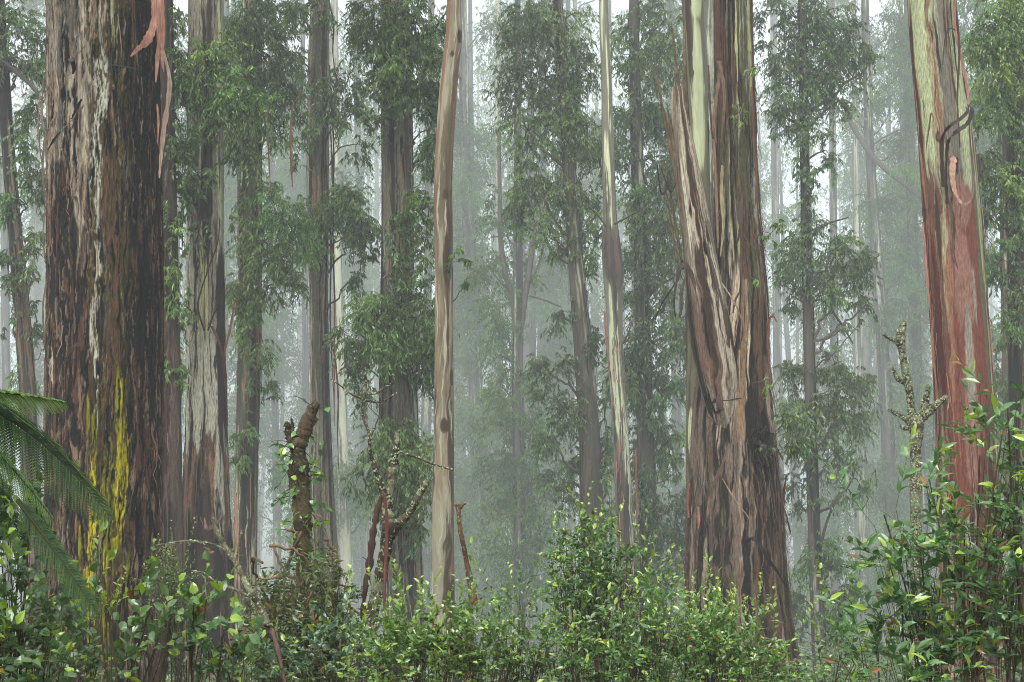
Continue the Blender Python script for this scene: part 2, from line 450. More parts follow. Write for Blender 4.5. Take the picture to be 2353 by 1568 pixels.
# ------------------------------------------------------------------ bark recipes (bark colours; near trunks also get crack shade painted in)
def ribbon_layers(k=1.0, red=.2, cream=.25, dark=.35, base=(126, 116, 104)):
    return [('n', (150, 140, 126), 3, .25, .45, .10, 0),
            ('n', (96, 88, 66), 4, .18, .4, .10, 0),
            ('n', (178, 180, 142), 4.5, .16, cream, .03, 0),
            ('n', (120, 74, 56), 5, .22, red, .03, 7),
            ('n', (58, 48, 42), 6, .22, dark, .04, 12),
            ('n', (34, 30, 28), 11, .5, .12, .05, 4)]

class Tree: pass
TREES = {}
def tree(key, label, pts, Y, layers, seed, mat=None, base_col=(120, 108, 96), nu=96, dz=.03, ztop=None, category='gum tree', name='gum_tree', group=None, kcol=1.0, lobes=.06, flare=1.25, trunk_label=None, top_crown=True, relief=1.0, warp=.5, **kw):
    CUR['Y'] = Y; T = Tree(); CUR['T'] = T; T.branches = []; T.Y = Y; T.pts = sorted(pts, key=lambda p: p[1])
    ys = [p[1] for p in T.pts]; xs = [p[0] for p in T.pts]
    T.x = lambda y: float(np.interp(y, ys, xs))
    b = at(T.x(1568), 1568, Y); base = (float(b[0]), Y, float(gz(b[0], Y)))
    T.root = thing(name, base, label, category, group)
    g = Geo()
    if ztop is None: ztop = at(0, -60, Y)[2] + 9
    T.cx, T.rr, T.z = trunk_mesh(g, pts, Y, layers, seed, nu=nu, dz=dz, ztop=ztop, base_col=base_col, kcol=kcol, lobes=lobes, flare=flare, relief=relief, warp=warp, **kw)
    T.trunk = g.obj('trunk', mat or M_BARK, T.root, True)
    if trunk_label: T.trunk['label'] = trunk_label
    T.gl = Geo(); T.gt = Geo(); T.gf = Geo(); T.rng = np.random.default_rng(seed + 5)
    T.ztop = ztop
    if top_crown:                                           # the head of the tree, above the photograph
        s = Y / F_PX; z0 = at(0, -40, Y)[2]
        rng = T.rng; n = 7
        for i in range(n):
            cz = z0 + (ztop - z0) * rng.uniform(.35, 1.0) + rng.uniform(0, 1.5); r = rng.uniform(1.0, 1.8)
            c = np.array([T.cx[-1] + rng.normal(0, 1.9), Y + rng.normal(0, 1.9), cz])
            P = wiggle(np.array([T.cx[-1], Y, cz - 1.6]), c, 6, .1, rng); tubes(T.gt, P, np.linspace(.06, .02, 6), lin((80, 70, 60)), 5)
            m = 60
            O = c + rng.normal(0, .5, (m, 3)) * r
            sprays(T.gl, T.gt, rng, O, rng.normal(0, 1, (m, 3)), .6, 7, .24, .07, GUM0, GUM1, droop=.6)
    TREES[key] = T
    return T

def finish(T, leafmat=None):
    cr = T.gl.obj('crown', leafmat or M_GUM, T.root)
    if T.gt.n: T.gt.obj('branch_framework', M_TWIG, cr if cr else T.root)
    for b_ in T.branches: b_.obj('branch', M_TWIG, T.root)
    CUR['T'] = None
    lb = T.gf.obj('loose_bark', M_WET, T.root)
    if lb: lb['kind'] = 'stuff'

# ================================================================== near trees
# --- the giant on the left
L1 = [
 ('n', (92, 74, 62), 2.2, .5, .55, .10, 0),
 ('n', (44, 38, 35), 3.0, .5, [(0, .25), (500, .45), (900, .65), (1568, .5)], .05, 6),
 # grey and pinkish sapwood skin high up on the left
 ('p', (168, 150, 132), [(-.55, 60, .5, 360), (-.1, 120, .42, 300), (-.75, 260, .28, 340)], .75, 0, (9, 1.4)),
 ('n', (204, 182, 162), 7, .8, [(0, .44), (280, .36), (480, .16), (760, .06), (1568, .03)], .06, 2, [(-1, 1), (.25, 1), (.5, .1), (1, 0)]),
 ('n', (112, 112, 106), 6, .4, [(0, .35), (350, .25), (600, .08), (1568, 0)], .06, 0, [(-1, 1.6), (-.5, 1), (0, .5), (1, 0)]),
 # dark bands and a dark right side
 ('p', (36, 36, 38), [(-.5, 640, .3, 260), (-.15, 880, .35, 260), (.1, 1060, .35, 220), (-.85, 1500, .25, 220)], .8, 5, (10, .9)),
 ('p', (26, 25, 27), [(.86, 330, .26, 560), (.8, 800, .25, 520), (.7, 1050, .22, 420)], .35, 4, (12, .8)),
 ('p', (46, 40, 36), [(.45, 160, .14, 170)], .7, 5, (12, 1.2)),
 # rust fibres
 ('n', (112, 66, 44), 14, 1.3, [(0, .08), (250, .14), (560, .2), (900, .3), (1568, .26)], .05, 6),
 ('n', (160, 122, 94), 18, 1.9, [(0, .10), (400, .16), (900, .2), (1300, .25), (1568, .2)], .035, 9, [(-1, 1), (.45, 1), (.62, .45), (1, .35)]),
 ('n', (164, 114, 84), 16, 1.1, [(800, 0), (1000, .12), (1400, .2), (1568, .18)], .04, 6, [(-1, 1.3), (-.3, 1), (.1, .2), (.5, .7), (1, .6)]),
 # the pale bare streak
 ('p', (222, 218, 208), [(.22, 250, .10, 130), (.15, 390, .14, 70), (.10, 450, .12, 45), (.14, 600, .05, 150), (.13, 830, .04, 90), (.09, 760, .07, 60), (.12, 980, .03, 50)], .62, -6, (14, 2.0)),
 ('p', (226, 206, 182), [(.1, 790, .05, 60), (-.74, 850, .045, 50), (.12, 640, .035, 60)], .65, -2, (16, 1.8)),
 # pale green top streak
 ('p', (176, 176, 120), [(.46, 30, .07, 130), (.47, -80, .08, 140)], .35, 0, (16, 1.2)),
 ('p', (120, 76, 54), [(.36, 450, .10, 190), (.42, 560, .09, 160), (.45, 700, .1, 200)], .7, 4, (16, 1.4)),
 # knots
 ('n', (28, 24, 22), 14, 3.0, [(0, .08), (500, .08), (1000, .05), (1568, .04)], .08, -7),
 ('p', (22, 20, 20), [(.14, 155, .075, 26), (-.4, 150, .05, 40), (.62, 700, .06, 30), (-.5, 245, .05, 18)], .5, -8, (16, 6)),
 # yellow lichen
 ('p', (240, 222, 16), [(.08, 1180, .055, 130), (.07, 1400, .075, 190), (.09, 1560, .07, 150), (.06, 1240, .05, 190)], .55, 1, (38, 2.4)),
 ('p', (206, 194, 24), [(.47, 1150, .075, 130), (.5, 1030, .05, 150), (.55, 1085, .04, 130), (.42, 1200, .07, 70), (.30, 1220, .05, 80), (.60, 1060, .03, 70)], .55, 1, (34, 2.2)),
 ('p', (150, 146, 30), [(.46, 930, .03, 90), (.30, 1140, .12, 140), (-.12, 1240, .04, 70), (-.05, 1330, .03, 60), (.3, 1400, .06, 90), (-.18, 1085, .04, 30), (.62, 1350, .03, 60), (.1, 1010, .04, 60), (.0, 960, .03, 70)], .9, 1, (40, 2.6)),
 ('p', (92, 90, 34), [(.3, 1150, .3, 260)], .9, 0, (46, 2.4)),
]
L1.append(('n', (84, 74, 36), 44, 3.5, .34, .08, -1, [(-1, 0), (-.05, 0), (.02, 1), (.62, 1), (.7, 0), (1, 0)]))
L1.append(('n', (26, 23, 21), 20, 1.6, .16, .05, -10))  # fine cracks, their shade painted dark on top of the relief
L1[-3] = ('n', (84, 82, 34), 30, 1.8, [(900, 0), (1050, .12), (1350, .12), (1568, .06)], .05, 1, [(-1, 0), (-.25, .2), (.1, 1), (.55, 1), (.75, .1), (1, 0)])
T1 = tree('giant', 'enormous rough dark brown trunk with streaks of yellow lichen down its front', [(234, 1600, 264), (238, 1380, 260), (241, 1150, 257), (242, 800, 256), (241, 400, 254), (237, 0, 254), (236, -60, 254)], 15.0, L1, 11, nu=460, dz=.016, fm=(1.7, 1.5), rag=.7, soft=1.5, kcol=.76, sat=.64, base_col=(78, 62, 52), lobes=.035, lobef=1.4, category='giant gum tree', flare=1.12)
fringe(T1.gf, T1.rng, T1.cx, T1.rr, T1.z, 15.0, -1, 6.8, 60, [(60, 46, 38), (120, 96, 78), (40, 36, 34)], .5, .03)
R1 = T1.root
strip(R1, [(352, -30, 26, -.75), (356, 40, 22, -.75), (340, 90, 26, -.78), (318, 112, 14, -.75), (300, 130, 5, -.75)], 15, (196, 128, 104), (170, 110, 92), label='pink torn flap of bark near the top')
strip(R1, [(362, -30, 16, -.6), (366, 60, 16, -.62), (362, 130, 14, -.6), (358, 190, 3, -.6)], 15, (206, 140, 108))
strip(R1, [(370, -30, 14, -.5), (374, 60, 16, -.5), (372, 120, 12, -.5), (376, 165, 3, -.5)], 15, (212, 134, 98))
strip(R1, [(372, 110, 10, -.3), (388, 170, 12, -.3), (388, 220, 16, -.3), (376, 300, 16, -.3), (369, 370, 10, -.3), (366, 410, 3, -.3)], 15, (180, 148, 130), (190, 156, 136), label='long pale pink bark ribbon hanging off the right side')
strip(R1, [(361, 240, 6, -.35), (364, 280, 8, -.35), (362, 330, 3, -.35)], 15, (188, 118, 86))
strip(R1, [(245, 152, 5, -.8), (262, 150, 12, -.85), (290, 154, 11, -.8), (322, 160, 4, -.75)], 15, (44, 36, 32), fd=(0, -.6, 1))
strip(R1, [(157, 137, 5, -.72), (166, 140, 14, -.8), (170, 160, 12, -.74), (166, 170, 6, -.7)], 15, (46, 38, 36))
strip(R1, [(188, 228, 5, -.86), (176, 250, 9, -.82), (164, 274, 4, -.74)], 15, (52, 40, 34))
strip(R1, [(140, 302, 4, -.66), (124, 322, 8, -.62), (110, 345, 4, -.5)], 15, (56, 42, 36))
for q in ([(100, 180, 4), (96, 260, 8), (104, 330, 7), (108, 400, 3)], [(92, 215, 5), (88, 300, 6), (102, 420, 4)], [(106, 300, 8), (98, 380, 9), (104, 470, 3)], [(108, 640, 3), (99, 700, 7), (101, 760, 8), (106, 800, 3)], [(104, 480, 3), (99, 540, 6), (104, 600, 3)]):
    strip(R1, [(a, b, c_, -.05) for a, b, c_ in q], 15, (150, 134, 118), (128, 112, 98))
strip(R1, [(150, 830, 6, -.72), (165, 800, 9, -.76), (182, 790, 6, -.76)], 15, (92, 74, 66))
strip(R1, [(320, 20, 4, -.8), (332, 10, 7, -.85), (350, 22, 4, -.75)], 15, (36, 28, 26), fd=(0, -.6, 1))
finish(T1)

# --- slim reddish trunk in the giant's shelter
LR = [('n', (70, 44, 38), 5, .3, .5, .05, 6), ('n', (136, 84, 70), 7, .3, .25, .04, 4), ('n', (160, 150, 130), 8, .25, .12, .04, 2), ('n', (36, 30, 28), 9, .4, .3, .05, 5)]
T = tree('shelter', 'slender dark reddish trunk with hanging strips, squeezed beside the giant trunk', [(392, 1600, 62), (390, 1200, 60), (388, 700, 48), (384, 300, 34), (382, -60, 26)], 26, LR, 21, nu=60, base_col=(84, 76, 62), kcol=.75, sat=.4)
fringe(T.gf, T.rng, T.cx, T.rr, T.z, 26, -2, 6, 90, [(84, 54, 44), (60, 44, 38), (120, 100, 82)], 1.6, .04)
blob_foliage(T.gl, T.gt, T.rng, T.x, 26, [(395, 200, 34, 110), (400, 400, 30, 110), (396, 560, 30, 100), (402, 720, 26, 90, .8), (400, 860, 24, 60, .7), (395, 60, 34, 80)], .13, .028, dens=.8, depth=1.2)
finish(T)

# --- tree 2
CRK_SHADE = ('n', (34, 29, 26), 18, .8, .13, .05, -10)  # crack lines with the shade inside them put into the colour
L2 = [('n', (160, 150, 134), 4, .2, .45, .08, 0), ('n', (98, 92, 70), 5, .16, .35, .08, 0),
      ('n', (186, 186, 140), 5, .14, .12, .03, 0), ('n', (196, 188, 166), 5, .14, .14, .04, 1, [(-1, 2), (-.6, 2), (-.3, .3), (1, .4)]),
      ('p', (52, 40, 36), [(.3, 380, .28, 130), (.15, 500, .25, 120), (.25, 620, .12, 120)], .6, 8, (9, .8)),
      ('p', (176, 172, 100), [(.0, 650, .1, 130), (-.1, 830, .12, 100), (.25, 700, .08, 90)], .4, 0, (9, .9)),
      ('p', (184, 176, 160), [(-.85, 640, .16, 420), (.3, 900, .5, 150)], .5, 0, (10, .7)),
      ('p', (96, 62, 48), [(0, 1110, 1.1, 110), (.55, 1230, .6, 120), (-.5, 1200, .6, 90)], .7, 8, (10, 1)),
      ('n', (150, 98, 68), 12, .9, [(1000, 0), (1060, .4), (1568, .36)], .05, 6),
      ('p', (168, 160, 146), [(.72, 1130, .16, 190)], .4, 6, (10, .8)),
      ('p', (44, 32, 28), [(.15, 1330, .9, 190), (.9, 800, .2, 260)], .6, 8, (10, .8)),
      ('n', (70, 48, 42), 7, .22, [(0, .14), (500, .2), (900, .14), (1300, .4)], .04, 8), ('n', (30, 26, 25), 14, .6, .1, .04, 4), CRK_SHADE]
T2 = tree('second', 'pinkish grey gum with an olive streak, its lower third wrapped in torn brown bark', [(476, 1600, 122), (475, 1400, 120), (474, 1220, 108), (474, 1100, 98), (475, 900, 90), (472, 600, 86), (471, 300, 82), (473, 0, 80), (474, -60, 78)], 27, L2, 31, nu=190, dz=.028, base_col=(136, 120, 108), mat=M_BARK, kcol=1.3)
fringe(T2.gf, T2.rng, T2.cx, T2.rr, T2.z, 27, -2.5, -.2, 70, [(140, 84, 70), (70, 44, 40), (160, 120, 100), (180, 140, 120)], .9, .05)
fringe(T2.gf, T2.rng, T2.cx, T2.rr, T2.z, 27, 0, 9, 50, [(60, 44, 38), (120, 96, 84)], 1.5, .035)
blob_foliage(T2.gl, T2.gt, T2.rng, T2.x, 26.2, [(460, 118, 76, 30, 1.2, .45), (420, 180, 34, 50, 1, .2), (530, 200, 60, 50, 1.1, .2), (520, 280, 40, 40, .7), (420, 330, 30, 50, .9), (440, 405, 40, 26, .8), (530, 350, 36, 50, .5), (478, 510, 34, 45, .18), (400, 450, 22, 60, .8)], .13, .028)
for q in ([(470, 760, 7), (455, 700, 6), (478, 620, 5), (500, 560, 4), (505, 500, 3)], [(478, 760, 8), (492, 720, 6), (510, 690, 4), (518, 640, 2)], [(450, 560, 5), (468, 470, 5), (470, 400, 3)]):
    P, R = px_line([(a, b, c_, -.55) for a, b, c_ in q], 27); g = Geo(); tubes(g, P, R * .7, lin((38, 30, 27)), 6); g.obj('dead_branch', M_TWIG, T2.root, True)
strip(T2.root, [(486, 750, 9, -.5), (505, 790, 9, -.5), (515, 840, 12, -.4), (520, 900, 8, -.3), (523, 980, 3, -.3)], 27, (92, 50, 42))
strip(T2.root, [(540, 690, 4, -.3), (528, 760, 9, -.35), (518, 800, 7, -.4), (515, 830, 3, -.4)], 27, (130, 66, 50))
strip(T2.root, [(424, 1040, 10, -.4), (427, 1100, 9, -.4), (424, 1250, 7, -.45), (420, 1340, 3, -.45)], 27, (176, 124, 104))
strip(T2.root, [(470, 1190, 4, -.6), (476, 1215, 12, -.7), (500, 1200, 10, -.6), (512, 1180, 4, -.5)], 27, (120, 76, 70))
finish(T2)

# --- tree 3
L3 = [('n', (96, 90, 70), 5, .15, .5, .07, 0), ('n', (60, 54, 46), 6, .2, .5, .06, 3), ('n', (196, 190, 148), 6, .12, [(0, .1), (800, .16), (1568, .28)], .03, 0, [(-1, 1.6), (0, 1), (.6, .5), (1, 1)]),
      ('n', (46, 38, 34), 8, .25, .3, .04, 7), ('n', (150, 96, 70), 9, .2, .07, .03, 3)]
T3 = tree('third', 'dark olive gum with cream streaks low down, half hidden by hanging leaves', [(560, 1600, 56), (562, 1400, 52), (566, 1100, 50), (574, 800, 54), (574, 400, 54), (580, 0, 44), (582, -60, 42)], 34, L3, 41, nu=120, dz=.035, base_col=(96, 90, 72), kcol=1.35, tint=(.93, 1.0, .85))
fringe(T3.gf, T3.rng, T3.cx, T3.rr, T3.z, 34, -3, 10, 70, [(120, 74, 56), (50, 40, 36), (150, 110, 90)], 2.0, .045)
blob_foliage(T3.gl, T3.gt, T3.rng, T3.x, 33.4, [(600, 30, 76, 44), (590, 120, 70, 70, 1.1, .15), (645, 180, 46, 60, 1), (600, 250, 60, 56), (560, 330, 50, 56, .8), (650, 290, 34, 46, .6), (630, 470, 56, 50, 1), (675, 540, 44, 60, .9), (610, 560, 56, 60, .9, .1), (575, 650, 38, 60, 1, .5), (640, 640, 50, 60, .7), (550, 710, 30, 50, .9, .5), (590, 760, 40, 56, .6), (560, 1010, 26, 40, .7, .3), (600, 850, 36, 60, .4)], .14, .03)
strip(T3.root, [(612, 250, 6, -.6), (616, 330, 5, -.6), (622, 440, 3, -.6)], 33, (150, 92, 70))
strip(T3.root, [(694, 210, 5, -.8), (672, 250, 5, -.8), (668, 340, 8, -.8), (672, 430, 4, -.8)], 33, (150, 90, 66))
strip(T3.root, [(538, 1120, 6, -.6), (544, 1200, 12, -.6), (546, 1290, 10, -.6), (552, 1370, 3, -.6)], 33, (204, 150, 116))
finish(T3)

# --- tree 4
L4 = [('n', (134, 122, 98), 6, .2, .5, .07, 2), ('n', (84, 76, 58), 8, .25, .34, .05, 5), ('n', (150, 138, 118), 8, .2, .22, .04, 1), ('n', (38, 33, 30), 10, .25, .28, .04, 5, [(-1, .6), (.3, .8), (.7, 2.2), (1, 2)]), ('n', (132, 92, 66), 9, .2, .06, .03, 2)]
T4 = tree('fourth', 'slim brown gum with very long thin bark streamers hanging down its right side', [(752, 1600, 70), (746, 1300, 62), (738, 1100, 52), (735, 900, 44), (732, 700, 44), (731, 400, 50), (732, 150, 50), (736, 0, 44), (738, -60, 42)], 38, L4, 51, nu=110, dz=.04, base_col=(106, 96, 80), kcol=1.4, tint=(.95, 1.0, .86))
fringe(T4.gf, T4.rng, T4.cx, T4.rr, T4.z, 38, -3, 12, 110, [(110, 70, 56), (40, 34, 30), (90, 70, 60)], 2.2, .04)
for i, (x0, y0, x1, y1, c) in enumerate([(750, -20, 776, 200, (40, 32, 30)), (760, 300, 762, 620, (90, 56, 46)), (764, 560, 768, 980, (150, 72, 54)), (757, 150, 770, 700, (52, 40, 36)), (770, 820, 778, 1080, (104, 54, 44)), (748, 380, 766, 900, (64, 46, 40))]):
    strip(T4.root, [(x0, y0, 4, -.5), ((x0 + x1) / 2 + 3, (y0 * 2 + y1) / 3, 6, -.5), ((x0 + x1) / 2 + 2, (y0 + y1 * 2) / 3, 5, -.5), (x1, y1, 2, -.5)], 38, c)
blob_foliage(T4.gl, T4.gt, T4.rng, T4.x, 37.3, [(730, 30, 30, 30, .7), (680, 40, 44, 60, .8), (690, 130, 30, 50, .6), (800, 180, 44, 50, .8), (765, 222, 40, 36, 1, .35), (800, 270, 30, 50, .7), (700, 340, 26, 50, .6), (795, 480, 48, 40, 1.5, .15), (835, 520, 36, 50, 1.3), (790, 540, 40, 60, 1), (720, 500, 40, 60, .6, .3), (700, 590, 40, 50, .7, .2), (830, 620, 30, 40, .6), (820, 330, 26, 40, .5)], .15, .034)
finish(T4)

# --- tree 5
L5 = [('n', (116, 108, 86), 5, .2, .5, .06, 2), ('n', (150, 152, 128), 5, .14, [(0, .12), (350, .4), (450, .2), (650, .5), (900, .34), (1100, .5), (1568, .4)], .03, 0),
      ('n', (92, 78, 60), 7, .2, .34, .05, 8), ('n', (132, 106, 84), 9, .25, .14, .04, 4), ('n', (40, 33, 31), 8, .22, .36, .04, 10, [(-1, .7), (.1, .8), (.5, 1.7), (1, 2)]), ('n', (28, 24, 24), 14, .6, .1, .04, 2)]
T5 = tree('fifth', 'thickly leafed gum with shaggy brown bark and grey green streaks', [(938, 1600, 82), (932, 1450, 80), (924, 1200, 80), (916, 950, 88), (914, 800, 78), (914, 500, 72), (912, 300, 70), (908, 100, 66), (905, -60, 60)], 31, L5, 61, nu=170, dz=.03, base_col=(104, 94, 78), kcol=1.4, tint=(.95, 1.0, .87))
fringe(T5.gf, T5.rng, T5.cx, T5.rr, T5.z, 31, -3, 9.5, 190, [(84, 64, 50), (44, 36, 34), (140, 100, 84), (60, 44, 40)], 1.6, .045)
blob_foliage(T5.gl, T5.gt, T5.rng, T5.x, 30.2, [(900, 20, 70, 40, 1.1), (960, 60, 56, 60, 1.1), (860, 80, 40, 70, .9), (920, 100, 60, 50, 1), (915, 165, 46, 50, 1.1, .6), (975, 160, 42, 56, 1), (880, 200, 36, 50, .8), (955, 240, 50, 50, 1.1), (985, 300, 30, 60, .8), (870, 280, 30, 50, .5), (975, 360, 26, 50, .6), (965, 490, 36, 46, 1.1), (930, 530, 40, 30, .6), (975, 570, 30, 60, .9), (925, 600, 30, 30, .6, .2), (940, 700, 60, 50, 1.3), (870, 730, 60, 50, 1.2, .25), (830, 770, 44, 50, .9, .2), (960, 760, 36, 60, 1.1), (900, 800, 60, 46, 1.2), (950, 860, 36, 60, .9), (850, 850, 44, 50, .6), (980, 800, 20, 60, .7), (940, 1030, 60, 50, 1.1), (890, 1060, 50, 50, .8), (960, 1110, 40, 60, .9), (975, 1200, 30, 60, .5), (925, 1120, 50, 60, .7)], .14, .032, dens=1.1)
for q in ([(940, 130, 12, 0), (965, 110, 10, -.3), (990, 80, 8, -.4), (1020, 35, 5, -.4)], [(950, 380, 8, -.3), (965, 365, 7, -.4), (980, 350, 4, -.5)]):
    P, R = px_line(q, 31); g = Geo(); tubes(g, P, R, lin((34, 30, 30)), 7); g.obj('dead_branch', M_TWIG, T5.root, True)
finish(T5)

# --- tree 6: the smooth one
L6 = [('n', (150, 128, 98), 2.5, .3, .5, .12, 0), ('n', (112, 92, 60), 3, .3, .35, .08, 0, [(-1, .3), (0, .8), (.5, 1.8), (1, 2)]),
      ('n', (166, 152, 130), 6, .55, [(0, .36), (400, .3), (1000, .32), (1568, .45)], .06, 2, [(-1, 1), (-.2, 1.4), (.35, 1), (.7, .3), (1, .1)]),
      ('n', (150, 92, 52), 5, .25, .3, .06, 0, [(-1, 1.7), (-.8, 1.4), (-.5, .2), (.6, .3), (.85, 1.4), (1, 1.4)]),
      ('n', (88, 64, 46), 8, .5, [(0, .06), (600, .14), (900, .25), (1200, .2), (1568, .25)], .05, -1), ('n', (190, 180, 162), 16, .9, .1, .04, 1),
      ('p', (74, 52, 36), [(.3, 452, .35, 14), (.75, 88, .3, 16), (.1, 130, .25, 7), (.1, 980, .5, 18), (.85, 870, .2, 20)], .3, -6, (12, 4)),
      ('p', (66, 48, 34), [(.25, 600, .4, 60)], .6, -3, (12, 1))]
T6 = tree('smooth', 'slender smooth tan trunk with a swelling near the top, bare of leaves', [(1018, 1600, 56), (1018, 1450, 54), (1017, 1200, 50), (1020, 1000, 46), (1021, 800, 42), (1021, 620, 42), (1018, 470, 44), (1018, 430, 42), (1022, 330, 42), (1031, 200, 42), (1038, 120, 40), (1046, 88, 42), (1042, 60, 36), (1044, 0, 34), (1046, -60, 33)], 23, L6, 71, nu=150, dz=.025, mat=M_SMOOTH, base_col=(150, 124, 90), kcol=.95, lobes=.05, warp=.8, tint=(.97, 1.0, .84))
blob_foliage(T6.gl, T6.gt, T6.rng, T6.x, 22.6, [(1056, 600, 20, 26, .5), (1050, 575, 14, 20, .4), (1078, 640, 12, 14, .3)], .12, .026, limb_r=.012, satell=False)
finish(T6)

# --- pale green-white pole
L12 = [('n', (120, 116, 96), 4, .15, .5, .07, 0), ('p', (196, 204, 166), [(-.3, -20, .2, 70), (-.6, 60, .2, 60), (.2, 150, .2, 70), (.35, 240, .25, 60), (-.1, 430, .34, 110), (.0, 500, .28, 40), (-.5, 380, .2, 70)], .35, 0, (9, .5)),
       ('p', (196, 206, 168), [(-.1, 700, .5, 70), (-.15, 860, .8, 130), (.4, 1000, .45, 90), (.75, 1120, .25, 120), (.75, 1250, .25, 130)], .4, 0, (9, .5)),
       ('n', (100, 92, 72), 9, .25, .15, .03, 0), ('p', (92, 70, 62), [(-.2, 1150, .55, 140), (-.2, 1350, .7, 140), (-.1, 580, .95, 75), (.65, 600, .4, 70)], .5, 10, (10, .6)), ('n', (56, 44, 40), 9, .3, [(0, .1), (540, .14), (560, .4), (640, .3), (700, .08), (980, .06), (1020, .3), (1568, .3)], .04, 7)]
T12 = tree('pole', 'tall thin pole-like gum with a bright pale green front above a torn brown collar', [(1450, 1600, 46), (1442, 1350, 42), (1432, 1150, 38), (1426, 1000, 36), (1417, 850, 34), (1412, 720, 38), (1409, 620, 48), (1403, 540, 40), (1402, 500, 30), (1397, 350, 28), (1394, 200, 25), (1388, 60, 22), (1386, -60, 20)], 41, L12, 81, nu=110, dz=.04, base_col=(112, 106, 88), mat=M_SMOOTH, kcol=1.25)
fringe(T12.gf, T12.rng, T12.cx, T12.rr, T12.z, 41, 0.6, 5.4, 90, [(112, 88, 78), (60, 46, 42), (150, 100, 90)], 1.3, .045)
fringe(T12.gf, T12.rng, T12.cx, T12.rr, T12.z, 41, -4, .4, 60, [(112, 70, 60), (60, 46, 42), (190, 120, 100)], 1.4, .045)
for q in ([(1392, 520, 5, -.3), (1370, 490, 6, -.3), (1345, 470, 4, -.3)], [(1412, 515, 6, -.3), (1440, 500, 5, -.3), (1480, 478, 3, -.4)], [(1432, 790, 5, -.3), (1446, 760, 4, -.4), (1452, 740, 2, -.4)]):
    P, R = px_line(q, 41); g = Geo(); tubes(g, P, R, lin((70, 60, 54)), 6); g.obj('dead_branch', M_TWIG, T12.root, True)
strip(T12.root, [(1389, 716, 6, -.4), (1392, 760, 7, -.4), (1398, 830, 5, -.3), (1402, 900, 2, -.2)], 41, (190, 110, 96))
strip(T12.root, [(1462, 1030, 6, .3), (1462, 1120, 7, .3), (1466, 1250, 4, .3)], 41, (176, 104, 78))
finish(T12)

# --- olive trunk behind the big split one
LA = [('n', (112, 108, 76), 4, .15, .5, .06, 0), ('p', (186, 196, 150), [(.2, -30, .6, 90), (.15, 170, .5, 130), (.1, 300, .55, 110), (-.2, 200, .35, 110)], .35, 0, (7, .4)),
      ('n', (80, 62, 48), 8, .2, .2, .03, 6), ('p', (184, 190, 146), [(-.7, 1000, .2, 60), (.0, 1210, .2, 70)], .3, 0, (8, .5)), ('n', (60, 46, 38), 7, .2, [(0, .1), (200, .15), (400, .2), (1100, .25), (1300, .45)], .03, 10)]
TA = tree('olive', 'pale green to olive trunk standing close behind the big split trunk', [(1618, 1600, 86), (1612, 1400, 74), (1607, 1000, 62), (1606, 600, 56), (1602, 300, 52), (1596, 100, 50), (1592, 0, 50), (1590, -60, 50)], 23.0, LA, 91, nu=140, dz=.025, base_col=(104, 96, 66), mat=M_SMOOTH, kcol=1.2)
fringe(TA.gf, TA.rng, TA.cx, TA.rr, TA.z, 23, -2.2, 0.2, 50, [(120, 76, 60), (90, 66, 56), (180, 120, 100)], 1.2, .035, side=[-1.3, -.9])
fringe(TA.gf, TA.rng, TA.cx, TA.rr, TA.z, 23, 4, 7.5, 40, [(70, 54, 44), (96, 76, 62)], 1.6, .035, side=[-1.4, 1.4])
finish(TA)

